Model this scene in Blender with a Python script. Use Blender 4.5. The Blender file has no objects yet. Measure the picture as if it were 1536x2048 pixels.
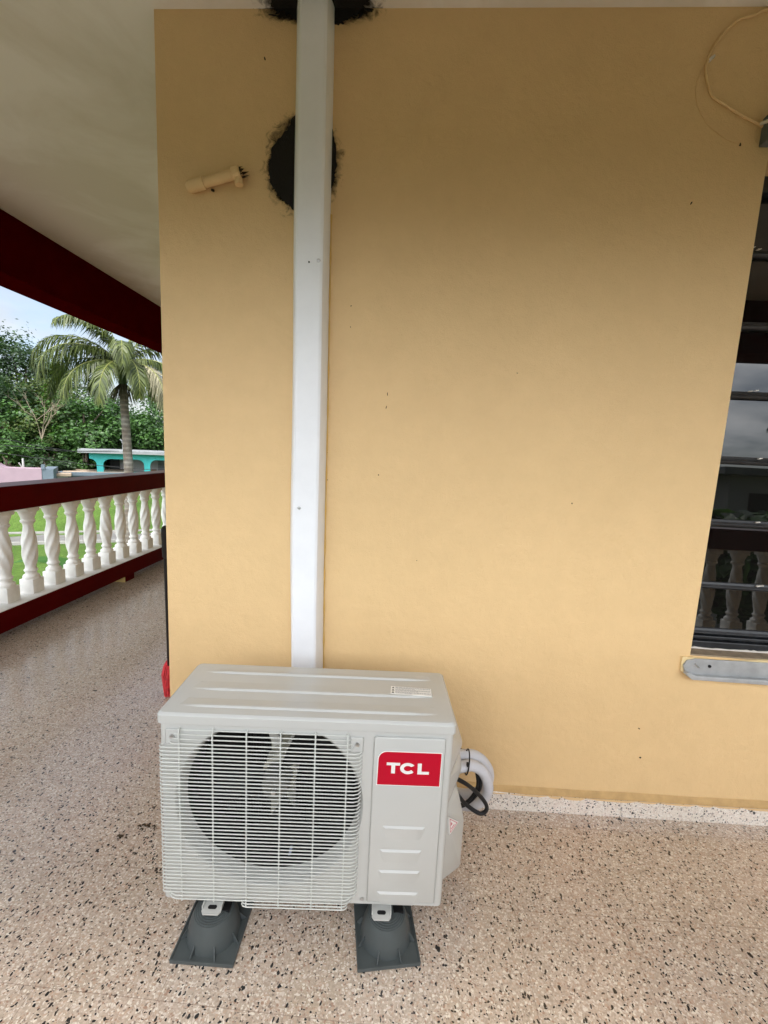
import bpy, bmesh, math, random
from mathutils import Vector, Matrix, noise
R = math.radians
scene = bpy.context.scene
COL = scene.collection
random.seed(7)

# ------------------------------------------------------------------ camera
CAM_P, PITCH, YAW, ROLL, F = (0, -1.525, 1.3368), R(-8.0308), R(2.9093), R(2.745), 858.28
right0 = Vector((math.cos(YAW), math.sin(YAW), 0))
fw0 = Vector((-math.sin(YAW), math.cos(YAW), 0))
fwd = fw0 * math.cos(PITCH) + Vector((0, 0, 1)) * math.sin(PITCH)
up0 = -fw0 * math.sin(PITCH) + Vector((0, 0, 1)) * math.cos(PITCH)
rt = right0 * math.cos(ROLL) + up0 * math.sin(ROLL)
up = -right0 * math.sin(ROLL) + up0 * math.cos(ROLL)
cam = bpy.data.objects.new("camera", bpy.data.cameras.new("camera"))
COL.objects.link(cam)
M = Matrix((rt, up, -fwd)).transposed().to_4x4()
M.translation = CAM_P
cam.matrix_world = M
cam.data.sensor_fit = 'VERTICAL'
cam.data.sensor_height = 24
cam.data.lens = 24 * F / 2048
cam.data.clip_start = 0.02
cam.data.clip_end = 2000
scene.camera = cam

# ------------------------------------------------------------------ sky, sun, exposure
SUN_EL, SUN_ROT = R(63), R(186)          # behind the camera, high, behind thin cloud
w = bpy.data.worlds.new("World"); scene.world = w; w.use_nodes = True
nt = w.node_tree; nt.nodes.clear()
N = nt.nodes.new; L = nt.links.new
out = N('ShaderNodeOutputWorld'); bg = N('ShaderNodeBackground'); bg.inputs[1].default_value = 0.1
sky = N('ShaderNodeTexSky'); sky.sky_type = 'NISHITA'; sky.sun_disc = False
sky.sun_elevation = SUN_EL; sky.sun_rotation = SUN_ROT; sky.altitude = 50; sky.dust_density = 1.5
tc = N('ShaderNodeTexCoord'); sep = N('ShaderNodeSeparateXYZ'); L(tc.outputs['Generated'], sep.inputs[0])
def wm(op, a, b=None, clamp=False):
    n = N('ShaderNodeMath'); n.operation = op; n.use_clamp = clamp
    for i, v in enumerate((a, b)):
        if v is None: continue
        if isinstance(v, (int, float)): n.inputs[i].default_value = v
        else: L(v, n.inputs[i])
    return n.outputs[0]
den = wm('ADD', wm('ABSOLUTE', sep.outputs[2]), 0.22)
comb = N('ShaderNodeCombineXYZ')
L(wm('DIVIDE', sep.outputs[0], den), comb.inputs[0]); L(wm('DIVIDE', sep.outputs[1], den), comb.inputs[1])
nz = N('ShaderNodeTexNoise'); nz.inputs['Scale'].default_value = 1.7; nz.inputs['Detail'].default_value = 8
nz.inputs['Roughness'].default_value = .55; nz.inputs['Distortion'].default_value = .4; L(comb.outputs[0], nz.inputs['Vector'])
cr = N('ShaderNodeValToRGB'); cr.color_ramp.elements[0].position = .38; cr.color_ramp.elements[1].position = .62
L(nz.outputs[0], cr.inputs[0])
sd = Vector((math.sin(SUN_ROT) * math.cos(R(27)), math.cos(SUN_ROT) * math.cos(R(27)), math.sin(R(27))))
dot = N('ShaderNodeVectorMath'); dot.operation = 'DOT_PRODUCT'; L(tc.outputs['Generated'], dot.inputs[0]); dot.inputs[1].default_value = sd
glow = wm('POWER', wm('MAXIMUM', wm('ADD', wm('MULTIPLY', dot.outputs['Value'], .5), .5), 0), 6.0)
CLOUD_BASE, WALL_GLOW = 2.9, 29.5        # thin overcast, plus a low glow added behind the camera to light the wall
lum = wm('ADD', wm('MULTIPLY', glow, WALL_GLOW), CLOUD_BASE)
nz2 = N('ShaderNodeTexNoise'); nz2.inputs['Scale'].default_value = 3.1; nz2.inputs['Detail'].default_value = 6; L(comb.outputs[0], nz2.inputs['Vector'])
lum2 = wm('MULTIPLY', lum, wm('ADD', wm('MULTIPLY', nz2.outputs[0], .7), .65))
cc = N('ShaderNodeVectorMath'); cc.operation = 'SCALE'; cc.inputs[0].default_value = (.98, 1.0, 1.025); L(lum2, cc.inputs['Scale'])
skv = N('ShaderNodeVectorMath'); skv.operation = 'SCALE'; L(sky.outputs[0], skv.inputs[0]); skv.inputs['Scale'].default_value = .85
mx = N('ShaderNodeMixRGB'); L(wm('ADD', wm('MULTIPLY', cr.outputs[0], .72), .25), mx.inputs[0]); L(skv.outputs[0], mx.inputs[1]); L(cc.outputs[0], mx.inputs[2])
L(mx.outputs[0], bg.inputs[0]); L(bg.outputs[0], out.inputs[0])
sun = bpy.data.objects.new("sun", bpy.data.lights.new("sun", 'SUN')); COL.objects.link(sun)
sun.data.energy = 1.5; sun.data.angle = R(14); sun.data.color = (1, .96, .9)
sdir = Vector((math.sin(SUN_ROT) * math.cos(SUN_EL), math.cos(SUN_ROT) * math.cos(SUN_EL), math.sin(SUN_EL)))
sun.rotation_euler = sdir.to_track_quat('Z', 'Y').to_euler()
sun.location = (0, -20, 30)
scene.view_settings.view_transform = 'Standard'; scene.view_settings.look = 'None'
scene.view_settings.exposure = 1.56; scene.view_settings.gamma = 1
scene.cycles.max_bounces = 10; scene.cycles.diffuse_bounces = 6; scene.cycles.glossy_bounces = 4
scene.cycles.caustics_reflective = False; scene.cycles.caustics_refractive = False
scene.cycles.sample_clamp_indirect = 8
scene.cycles.use_denoising = True

# ------------------------------------------------------------------ helpers
def ob(name, bm, mats, parent=None, smooth=False, loc=None, rotz=0):
    me = bpy.data.meshes.new(name); bm.to_mesh(me); bm.free()
    for m in (mats if isinstance(mats, (list, tuple)) else [mats]): me.materials.append(getattr(m, 'm', m))
    o = bpy.data.objects.new(name, me); COL.objects.link(o)
    if parent: o.parent = parent
    if loc: o.location = loc
    o.rotation_euler.z = rotz
    if smooth:
        for p in me.polygons: p.use_smooth = True
        if smooth != 'all': me.set_sharp_from_angle(angle=R(40))
    return o
def empty(name, loc=(0, 0, 0), rotz=0, parent=None):
    o = bpy.data.objects.new(name, None); COL.objects.link(o); o.location = loc; o.rotation_euler.z = rotz
    o.empty_display_size = .1
    if parent: o.parent = parent
    return o
def tag(o, label=None, cat=None, group=None, kind=None):
    if label: o['label'] = label
    if cat: o['category'] = cat
    if group: o['group'] = group
    if kind: o['kind'] = kind
    return o
def copy_tree(o, parent=None):
    c = o.copy(); COL.objects.link(c)
    if parent: c.parent = parent
    for ch in [x for x in bpy.data.objects if x.parent == o]: copy_tree(ch, c)
    return c
def box(bm, x0, x1, y0, y1, z0, z1, bev=0, seg=2, mi=0):
    vs = [bm.verts.new((x, y, z)) for z in (z0, z1) for y in (y0, y1) for x in (x0, x1)]
    fs = [bm.faces.new([vs[i] for i in f]) for f in ((0, 2, 3, 1), (4, 5, 7, 6), (0, 1, 5, 4), (2, 6, 7, 3), (0, 4, 6, 2), (1, 3, 7, 5))]
    for f in fs: f.material_index = mi
    if bev:
        es = list({e for f in fs for e in f.edges})
        bmesh.ops.bevel(bm, geom=es, offset=bev, segments=seg, profile=.5, affect='EDGES')
    return fs
def prism(bm, pts, axis, a, b, mi=0, bev=0):
    """pts 2-D polygon extruded along axis from a to b."""
    def P(p, t):
        return {'x': (t, p[0], p[1]), 'y': (p[0], t, p[1]), 'z': (p[0], p[1], t)}[axis]
    A = [bm.verts.new(P(p, a)) for p in pts]; B = [bm.verts.new(P(p, b)) for p in pts]
    n = len(pts); fs = [bm.faces.new(A), bm.faces.new(B[::-1])]
    for i in range(n): fs.append(bm.faces.new((A[i], B[i], B[(i + 1) % n], A[(i + 1) % n])))
    for f in fs: f.material_index = mi
    bmesh.ops.recalc_face_normals(bm, faces=fs)
    if bev: bmesh.ops.bevel(bm, geom=list({e for f in fs for e in f.edges}), offset=bev, segments=2, profile=.5, affect='EDGES')
    return fs
def tube(bm, pts, r, n=8, cap=True, mi=0):
    pts = [Vector(p) for p in pts]
    rad = r if isinstance(r, (list, tuple)) else [r] * len(pts)
    rings = []; prev = None
    for i, p in enumerate(pts):
        t = (pts[min(i + 1, len(pts) - 1)] - pts[max(i - 1, 0)]).normalized()
        if prev is None:
            a = t.orthogonal().normalized()
        else:
            a = prev - t * prev.dot(t)
            a = a.normalized() if a.length > 1e-6 else t.orthogonal().normalized()
        prev = a; b = t.cross(a)
        rings.append([bm.verts.new(p + (a * math.cos(2 * math.pi * k / n) + b * math.sin(2 * math.pi * k / n)) * rad[i]) for k in range(n)])
    for i in range(len(rings) - 1):
        for k in range(n):
            f = bm.faces.new((rings[i][k], rings[i][(k + 1) % n], rings[i + 1][(k + 1) % n], rings[i + 1][k])); f.material_index = mi
    if cap:
        bm.faces.new(rings[0][::-1]).material_index = mi; bm.faces.new(rings[-1]).material_index = mi
def spline(pts, k=6):
    pts = [Vector(p) for p in pts]; o = []
    for i in range(len(pts) - 1):
        p0, p1, p2, p3 = pts[max(i - 1, 0)], pts[i], pts[i + 1], pts[min(i + 2, len(pts) - 1)]
        for j in range(k):
            t = j / k
            o.append(.5 * ((2 * p1) + (p2 - p0) * t + (2 * p0 - 5 * p1 + 4 * p2 - p3) * t * t + (3 * p1 - p0 - 3 * p2 + p3) * t ** 3))
    o.append(pts[-1]); return o
def lathe(bm, prof, n=24, cx=0, cy=0, cap=True, fn=None, mi=0):
    rings = []
    for r, z in prof:
        rings.append([bm.verts.new((cx + (r if not fn else fn(r, z, 2 * math.pi * k / n)) * math.cos(2 * math.pi * k / n), cy + (r if not fn else fn(r, z, 2 * math.pi * k / n)) * math.sin(2 * math.pi * k / n), z)) for k in range(n)])
    for i in range(len(rings) - 1):
        for k in range(n):
            bm.faces.new((rings[i][k], rings[i][(k + 1) % n], rings[i + 1][(k + 1) % n], rings[i + 1][k])).material_index = mi
    if cap: bm.faces.new(rings[0][::-1]).material_index = mi; bm.faces.new(rings[-1]).material_index = mi
def hull(bm, pts):
    vs = [bm.verts.new(p) for p in pts]
    r = bmesh.ops.convex_hull(bm, input=vs)
    dead = [g for g in r['geom_interior'] if isinstance(g, bmesh.types.BMVert)]
    if dead: bmesh.ops.delete(bm, geom=dead, context='VERTS')
B = bmesh.new

# ------------------------------------------------------------------ materials
class Mat:
    def __init__(s, name, col, rough=.6, spec=.5, metal=0, **kw):
        s.m = bpy.data.materials.new(name); s.m.use_nodes = True; s.t = s.m.node_tree
        s.b = s.t.nodes['Principled BSDF']; s.out = s.t.nodes['Material Output']
        s.set('Base Color', (*col, 1)); s.set('Roughness', rough); s.set('Specular IOR Level', spec); s.set('Metallic', metal)
        s.col = (*col, 1); s._tc = None
    def set(s, k, v):
        if hasattr(v, 'is_output'): s.t.links.new(v, s.b.inputs[k])
        else: s.b.inputs[k].default_value = v
    def n(s, typ, **ins):
        x = s.t.nodes.new(typ)
        for k, v in ins.items():
            k = k.replace('_', ' ')
            if hasattr(v, 'is_output'): s.t.links.new(v, x.inputs[k])
            else: x.inputs[k].default_value = v
        return x
    def co(s, scale=(1, 1, 1)):
        if not s._tc: s._tc = s.t.nodes.new('ShaderNodeTexCoord')
        mp = s.t.nodes.new('ShaderNodeMapping'); s.t.links.new(s._tc.outputs['Object'], mp.inputs[0]); mp.inputs['Scale'].default_value = scale
        return mp.outputs[0]
    def math(s, op, a, b=0., c=None, clamp=False):
        x = s.t.nodes.new('ShaderNodeMath'); x.operation = op; x.use_clamp = clamp
        for i, v in enumerate((a, b, c)):
            if v is None: continue
            if hasattr(v, 'is_output'): s.t.links.new(v, x.inputs[i])
            else: x.inputs[i].default_value = v
        return x.outputs[0]
    def mix(s, f, a, b, mode='MIX'):
        x = s.t.nodes.new('ShaderNodeMixRGB'); x.blend_type = mode
        for i, v in enumerate((f, a, b)):
            if hasattr(v, 'is_output'): s.t.links.new(v, x.inputs[i])
            else: x.inputs[i].default_value = v if i == 0 else ((*v, 1) if len(v) == 3 else v)
        return x.outputs[0]
    def ramp(s, f, stops, interp='LINEAR'):
        x = s.t.nodes.new('ShaderNodeValToRGB'); x.color_ramp.interpolation = interp
        while len(x.color_ramp.elements) < len(stops): x.color_ramp.elements.new(.5)
        for e, (p, c) in zip(x.color_ramp.elements, stops):
            e.position = p; e.color = (*c, 1) if hasattr(c, '__len__') else (c, c, c, 1)
        s.t.links.new(f, x.inputs[0]); return x.outputs[0]
    def noise(s, scale, detail=4, rough=.55, dist=0, co=None, vscale=(1, 1, 1)):
        return s.n('ShaderNodeTexNoise', Vector=co or s.co(vscale), Scale=scale, Detail=detail, Roughness=rough, Distortion=dist).outputs[0]
    def bump(s, h, strength=.2, dist=.002):
        x = s.n('ShaderNodeBump', Height=h, Strength=strength, Distance=dist); s.set('Normal', x.outputs[0]); return s
def vary(m, lo, hi, scale, detail=5):
    """multiply base colour by soft noise (uneven paint, dust)"""
    f = m.noise(scale, detail, .6)
    m.set('Base Color', m.mix(1., m.col, m.ramp(f, [(.3, lo), (.7, hi)]), 'MULTIPLY')); return m

# yellow stucco
wallm = Mat('yellow_wall_paint', (.71, .498, .253), .55, .35)
f1 = wallm.noise(1.3, 5, .6); f2 = wallm.noise(14, 4, .6)
c1 = wallm.mix(1., wallm.col, wallm.ramp(f1, [(.3, (.96, .955, .945)), (.7, (1.025, 1.025, 1.03))]), 'MULTIPLY')
c2 = wallm.mix(1., c1, wallm.ramp(f2, [(.3, .975), (.7, 1.02)]), 'MULTIPLY')
sc = wallm.ramp(wallm.noise(5.5, 8, .75, .6), [(.61, 0.), (.72, .15)])
wallm.set('Base Color', wallm.mix(sc, c2, (.52, .35, .15)))
h = wallm.math('ADD', wallm.noise(260, 3, .6), wallm.math('MULTIPLY', wallm.noise(38, 3, .5), 1.7))
wallm.bump(h, .55, .003)
ceilm = Mat('white_ceiling_paint', (.76, .73, .68), .7, .3)
sc = ceilm.ramp(ceilm.noise(1.6, 6, .6, .5), [(.42, (.90, .88, .83)), (.6, (1.04, 1.04, 1.04))])
ceilm.set('Base Color', ceilm.mix(1., ceilm.col, sc, 'MULTIPLY')); ceilm.bump(ceilm.noise(120, 3), .15, .002)
maroon = vary(Mat('maroon_gloss_paint', (.074, .0012, .0012), .36, .03), .85, 1.1, 6); maroon.bump(maroon.noise(45, 4), .18, .002)
balm = vary(Mat('white_cast_concrete', (.80, .79, .76), .75, .3), .9, 1.03, 18); balm.bump(balm.noise(70, 5, .7), .35, .003)
white_rail = vary(Mat('white_painted_ledge', (.78, .77, .74), .6, .3), .88, 1.03, 9)
sheenm = vary(Mat('maroon_sheen', (.095, .004, .006), .3, .5), .85, 1.1, 6)  # lighter, glossier copy of the rail maroon, for a sky sheen on top
beamm = vary(Mat('maroon_flat_paint', (.060, .0012, .0012), .8, 0.), .85, 1.1, 6)
yellowb = Mat('yellow_block_paint', (.72, .55, .22), .6, .3)

def terrazzo(name, base, tones, black_thr, tile=None, dark=(.018, .019, .02), rough=.3, white=.0):
    m = Mat(name, base, rough, .75)
    co = m.co()
    nv = m.n('ShaderNodeTexNoise', Vector=co, Scale=80., Detail=3.)
    cod = m.n('ShaderNodeVectorMath'); cod.operation = 'ADD'
    sv = m.n('ShaderNodeVectorMath'); sv.operation = 'SCALE'; m.t.links.new(nv.outputs['Color'], sv.inputs[0]); sv.inputs['Scale'].default_value = .010
    m.t.links.new(co, cod.inputs[0]); m.t.links.new(sv.outputs[0], cod.inputs[1]); cd = cod.outputs[0]
    def chips(scale, thr_lo, thr_size, stretch=(1, 1, 1)):
        mp = m.n('ShaderNodeMapping', Vector=cd); mp.inputs['Scale'].default_value = stretch
        v = m.n('ShaderNodeTexVoronoi', Vector=mp.outputs[0], Scale=scale, Randomness=1.); v.feature = 'F1'
        s3 = m.n('ShaderNodeSeparateColor'); m.t.links.new(v.outputs['Color'], s3.inputs[0])
        sel = m.math('GREATER_THAN', s3.outputs[0], thr_lo)
        sz = m.math('MULTIPLY', s3.outputs[1], thr_size); sz = m.math('ADD', sz, thr_size * .45)
        ins = m.math('LESS_THAN', v.outputs['Distance'], sz)
        return m.math('MULTIPLY', sel, ins), s3.outputs[2]
    mott = m.ramp(m.noise(2.2, 5, .6), [(.32, (.93, .915, .86)), (.5, (1, 1, 1)), (.68, (1.06, 1.0, 1.0))])
    col = m.mix(1., base, mott, 'MULTIPLY')
    col = m.mix(.5, col, m.mix(1., col, m.ramp(m.noise(160, 2, .6), [(.3, .62), (.7, 1.3)]), 'MULTIPLY'))
    k, hue = chips(215., .22, .55)
    col = m.mix(k, col, m.ramp(hue, tones, 'CONSTANT'))
    k, hue = chips(135., .55, .45, (1.0, 1.35, 1))
    col = m.mix(k, col, m.ramp(hue, tones, 'CONSTANT'))
    k, hue = chips(120., black_thr, .40, (1.35, .8, 1)); col = m.mix(k, col, dark)
    k2, hue = chips(165., black_thr - .02, .42, (.85, 1.3, 1)); col = m.mix(k2, col, dark)
    k3, hue = chips(78., .972, .36, (1.2, .85, 1)); col = m.mix(k3, col, dark)
    if tile:
        s = m.n('ShaderNodeSeparateXYZ', Vector=co)
        for ax, off in ((0, tile[1]), (1, tile[2])):
            q = m.math('ABSOLUTE', m.math('SUBTRACT', m.math('FRACT', m.math('ADD', m.math('DIVIDE', m.math('SUBTRACT', s.outputs[ax], off), tile[0]), .5)), .5))
            ln = m.math('LESS_THAN', q, .0011 / tile[0])
            col = m.mix(m.math('MULTIPLY', ln, .45), col, (.17, .11, .085))
    # walked-on dullness and a few dirty patches
    drt = m.ramp(m.noise(1.1, 7, .65, .4), [(.34, (.94, .925, .91)), (.6, (1.03, 1.03, 1.03))])
    col = m.mix(1., col, drt, 'MULTIPLY')
    m.set('Base Color', col)
    m.set('Roughness', m.ramp(m.noise(3.0, 5, .6), [(.3, rough * .8), (.7, rough * 1.45)]))
    m.bump(m.noise(90, 3), .05, .001)
    return m
tones = [(0, (.52, .42, .34)), (.2, (.66, .59, .51)), (.33, (.69, .63, .54)), (.43, (.45, .33, .25)), (.56, (.38, .30, .24)), (.68, (.58, .50, .43)), (.86, (.34, .225, .165)), (.93, (.24, .19, .155))]
floorm = terrazzo('pink_terrazzo', (.45, .372, .302), tones, .905, (.3085, .084, -.385), rough=.18)
tones2 = [(0, (.72, .66, .58)), (.4, (.78, .74, .68)), (.6, (.62, .52, .44)), (.8, (.66, .6, .52)), (.9, (.5, .42, .36))]
basem = terrazzo('pale_terrazzo', (.70, .64, .57), tones2, .87, rough=.4)

acm = vary(Mat('white_powder_coat', (.495, .50, .475), .27, .5), .97, 1.02, 5); acm.bump(acm.noise(420, 2), .06, .0006)
gril = Mat('grille_white_coat', (.57, .585, .545), .4, .5)
ductm = vary(Mat('white_pvc_cover', (.80, .815, .84), .42, .45), .93, 1.03, 4.5)
black = Mat('black_plastic', (.008, .008, .009), .45, .3)
darkin = Mat('dark_coil_fins', (.012, .012, .012), .7, .3)
fanm = Mat('dark_fan_plastic', (.010, .0105, .011), .35, .25)
palem = Mat('galvanised_bracket', (.45, .45, .43), .4, .5, .4)
steel = Mat('steel_screw', (.55, .55, .54), .3, .5, .9)
footm = vary(Mat('grey_rubber_plastic', (.062, .073, .074), .5, .4), .9, 1.12, 12)
redm = Mat('red_badge', (.46, .0015, .020), .4, .2)
letm = Mat('white_lettering', (.78, .78, .75), .4, .4)
stick = Mat('cream_sticker_paper', (.76, .75, .70), .5, .4)
ink = Mat('grey_print', (.28, .28, .28), .6, .3)
inkk = Mat('black_print', (.03, .03, .03), .6, .3)
pink = Mat('pink_warning_print', (.55, .16, .20), .5, .3)
insul = vary(Mat('white_pipe_insulation', (.55, .55, .575), .65, .3), .93, 1.03, 25); insul.bump(insul.noise(300, 2), .2, .001)
tar = Mat('black_sealant', (.011, .009, .007), .75, .25); tar.bump(tar.noise(150, 5, .7), .8, .004)
glassm = Mat('dark_tinted_glass', (.0055, .005, .0045), .015, .5); glassm.set('IOR', 1.62)
framem = vary(Mat('black_bronze_aluminium', (.014, .015, .017), .38, .5), .7, 1.6, 30)
alum = vary(Mat('weathered_aluminium', (.40, .41, .41), .48, .5, .35), .82, 1.12, 22); 
stone = vary(Mat('dusty_sill_cement', (.30, .235, .16), .85, .2), .7, 1.15, 28)
ledgem = vary(Mat('tan_wall_ledge', (.52, .34, .15), .75, .2), .8, 1.1, 20)
clipm = Mat('white_cable_clip', (.62, .58, .52), .5, .4)
boxm = Mat('grey_box_plastic', (.10, .11, .11), .5, .4)
redb = vary(Mat('red_bristle_plastic', (.62, .035, .045), .5, .4), .6, 1.2, 60)
chipm = Mat('dark_chip', (.05, .035, .02), .9, .1)

# ================================================================== HOUSE AND PORCH
XC, H, TH = -.8854, 2.6917, .15
WX0, WX1, WZ0, WZ1 = 1.0526, 2.25, .66, 2.277
RX, RD = -2.53, -.0278                  # left balustrade inner face, its drift per metre of y

# floor
def fz(x):
    if x < .15: return 0
    if x < .4: return -.0156 * (x - .15) / .25
    return min(-.0156 + .0305 * (x - .4), .021)
bm = B()
xs = [-3.05, -1, .15, .275, .4, .8, 1.2, 1.6, 6.2]; ys = [-2.06, 9]
top = [[bm.verts.new((x, y, fz(x))) for x in xs] for y in ys]; bot = [[bm.verts.new((x, y, -.18)) for x in xs] for y in ys]
n = len(xs)
for i in range(n - 1):
    bm.faces.new((top[0][i], top[0][i + 1], top[1][i + 1], top[1][i])); bm.faces.new((bot[0][i], bot[1][i], bot[1][i + 1], bot[0][i + 1]))
    bm.faces.new((bot[0][i], bot[0][i + 1], top[0][i + 1], top[0][i])); bm.faces.new((top[1][i], top[1][i + 1], bot[1][i + 1], bot[1][i]))
bm.faces.new((bot[0][0], top[0][0], top[1][0], bot[1][0])); bm.faces.new((bot[0][-1], bot[1][-1], top[1][-1], top[0][-1]))
tag(ob('porch_floor', bm, floorm), 'speckled pink terrazzo porch floor with faint tile joints', 'floor', kind='structure')

# ceiling slab
bm = B(); box(bm, -3.1, 6.2, -2.06, 9, H, H + .16)
ceil = tag(ob('porch_ceiling', bm, ceilm), 'dingy white painted concrete porch ceiling', 'ceiling', kind='structure')

# house wall with window opening (one body)
wall = empty('house_wall', (0, 0, 0)); tag(wall, 'mustard yellow painted house wall behind the air conditioner', 'wall')
bm = B()
gx = [XC, WX0, WX1, 6.0]; gz = [-.17, WZ0, WZ1, H]
def quad(a, b, c, d): bm.faces.new([bm.verts.new(p) for p in (a, b, c, d)])
for yy, flip in ((0, 1), (TH, 0)):
    V = [[bm.verts.new((x, yy, z)) for x in gx] for z in gz]
    for j in range(3):
        for i in range(3):
            if (i, j) == (1, 1): continue
            f = (V[j][i], V[j][i + 1], V[j + 1][i + 1], V[j + 1][i]); bm.faces.new(f if flip else f[::-1])
quad((WX0, 0, WZ0), (WX0, 0, WZ1), (WX0, TH, WZ1), (WX0, TH, WZ0)); quad((WX1, 0, WZ0), (WX1, TH, WZ0), (WX1, TH, WZ1), (WX1, 0, WZ1))
quad((WX0, 0, WZ1), (WX1, 0, WZ1), (WX1, TH, WZ1), (WX0, TH, WZ1)); quad((WX0, 0, WZ0), (WX0, TH, WZ0), (WX1, TH, WZ0), (WX1, 0, WZ0))
quad((XC, 0, -.17), (XC, 0, H), (XC, 8.5, H), (XC, 8.5, -.17)); quad((6, 0, -.17), (6, 8.5, -.17), (6, 8.5, H), (6, 0, H))
quad((XC, 8.5, -.17), (XC, 8.5, H), (6, 8.5, H), (6, 8.5, -.17))
bmesh.ops.remove_doubles(bm, verts=bm.verts, dist=1e-5)
es = [e for e in bm.edges if abs(e.verts[0].co.x - XC) < 1e-4 and abs(e.verts[1].co.x - XC) < 1e-4 and abs(e.verts[0].co.y) < 1e-4 and abs(e.verts[1].co.y) < 1e-4]
bmesh.ops.bevel(bm, geom=es, offset=.006, segments=2, profile=.5, affect='EDGES')
ob('wall_body', bm, wallm, wall)
# baseboard tiles, following the floor
def bzt(x): return .0526 + (x - .39) * .02856 if x > .39 else .0526 + max(0, min(1, (.39 - x) / .24)) * .0156
bm = B()
joints = [XC - .012, -.68, -.37, -.055, .2555, .568, .8798, 1.1816, 1.495, 1.81, 2.12, 2.43, 2.9, 3.4, 3.9, 4.4, 5.0, 6.0]
for a, b in zip(joints[:-1], joints[1:]):
    a += .0007; b -= .0007
    vs = []
    for x in (a, b):
        for y, z in ((-.0125, fz(x) - .02), (-.0125, bzt(x) - .003), (-.0095, bzt(x)), (.01, bzt(x)), (.01, fz(x) - .02)): vs.append(bm.verts.new((x, y, z)))
    for i in range(5): bm.faces.new((vs[i], vs[5 + i], vs[5 + (i + 1) % 5], vs[(i + 1) % 5]))
    bm.faces.new(vs[:5][::-1]); bm.faces.new(vs[5:])
bmesh.ops.recalc_face_normals(bm, faces=bm.faces)
ob('baseboard', bm, basem, wall)
# darker tan plaster ledge over it with paint slopped on the tile edge
bm = B()
seg = 60
rows = []
for i in range(seg + 1):
    x = XC - .004 + (6 - XC) * (i / seg) ** 1.4
    t = bzt(x)
    rows.append([bm.verts.new((x, y, z)) for y, z in ((-.0068, t - .001), (-.0105, t + .0012), (-.0088, t + .012), (-.0005, t + .027 + .0012 * math.sin(i * 1.7)), (.006, t + .027), (.006, t - .001))])
for i in range(seg):
    for k in range(6): bm.faces.new((rows[i][k], rows[i + 1][k], rows[i + 1][(k + 1) % 6], rows[i][(k + 1) % 6]))
bmesh.ops.recalc_face_normals(bm, faces=bm.faces)
ob('plaster_ledge', bm, ledgem, wall, smooth=True)
bm = B()
rr = random.Random(3)
x = .36
while x < 2.2:      # thin lip of yellow paint hanging over the tile edge
    wd = rr.uniform(.05, .22); d = rr.uniform(.0005, .003) if rr.random() < .8 else rr.uniform(.005, .010)
    pts = [(x, bzt(x) + .002)] + [(x + wd * k / 5, bzt(x) - d * math.sin(math.pi * k / 5) ** .6 - .001) for k in range(1, 5)] + [(x + wd, bzt(x + wd) + .002)]
    prism(bm, pts, 'y', -.0134, -.0126); x += wd
ob('paint_drip', bm, wallm, wall)
# small chips and scuffs on the wall
bm = B()
for cx, cz, w_, h_, a in [(-.085, 1.534, .003, .012, .1), (-.087, 1.489, .003, .010, -.2), (-.103, 1.253, .004, .007, .5), (.843, 2.155, .004, .013, -.4), (-.2226, 1.818, .006, .003, .2), (-.2218, 1.75, .002, .005, .1), (.911, .361, .011, .005, -.3), (.93, .2437, .010, .006, -.2), (.578, 1.188, .004, .006, 0), (-.525, 2.553, .006, .012, .3), (-.29, 1.392, .005, .004, 0), (-.2884, 1.323, .003, .003, 0), (-.2855, 1.226, .003, .004, 0), (.965, 2.323, .007, .012, .2), (.05, .95, .003, .004, 0), (.35, 1.62, .002, .006, 1.2)]:
    pts = []
    for k in range(7):
        t = 2 * math.pi * k / 7; r_ = rr.uniform(.45, .85); u, v = w_ * r_ * math.cos(t) * .7, h_ * r_ * math.sin(t) * .7
        pts.append((cx + u * math.cos(a) - v * math.sin(a), cz + u * math.sin(a) + v * math.cos(a)))
    prism(bm, pts, 'y', -.0012, .001)
ob('paint_chip', bm, chipm, wall)
# round hole sealed with black tar behind the duct
def ragged(pts, jit, sub=8, seed=1):
    q = random.Random(seed); o = []
    for i in range(len(pts)):
        a, b = Vector(pts[i]), Vector(pts[(i + 1) % len(pts)]); nrm = Vector((-(b - a).y, (b - a).x)).normalized()
        for k in range(sub): o.append(tuple(a.lerp(b, k / sub) + nrm * q.uniform(-jit, jit)))
    return o
bm = B()
prism(bm, ragged([(-.4125, 2.445), (-.422, 2.40), (-.4491, 2.348), (-.493, 2.3066), (-.508, 2.2473), (-.503, 2.195), (-.4711, 2.1503), (-.43, 2.1162), (-.33, 2.115), (-.2987, 2.1832), (-.286, 2.2502), (-.290, 2.31), (-.304, 2.3507), (-.33, 2.40)], .0035, 6), 'y', -.004, .002)
q = random.Random(5)
for k in range(110):     # brush frays round the edge
    t = q.uniform(1.9, 4.9) if k % 4 else q.uniform(-.7, .6)
    cx, cz = -.398 + .104 * math.cos(t), 2.236 + .112 * math.sin(t) * (1.0)
    l = q.uniform(.004, .012); a = t + q.uniform(-.9, .9)
    u = Vector((math.cos(a), math.sin(a))) * l; v = Vector((-u.y, u.x)).normalized() * q.uniform(.0006, .002)
    c = Vector((cx, cz)); prism(bm, [tuple(c - v), tuple(c + u), tuple(c + v), tuple(c - u * .5)], 'y', -.0032, .001)
ob('tar_patch', bm, tar, wall)
bm = B()
prism(bm, ragged([(-.47, 2.6925), (-.44, 2.668), (-.42, 2.655), (-.30, 2.648), (-.282, 2.652), (-.262, 2.665), (-.23, 2.674), (-.215, 2.6925)], .004, 6, 2), 'y', -.0042, .002)
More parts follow.
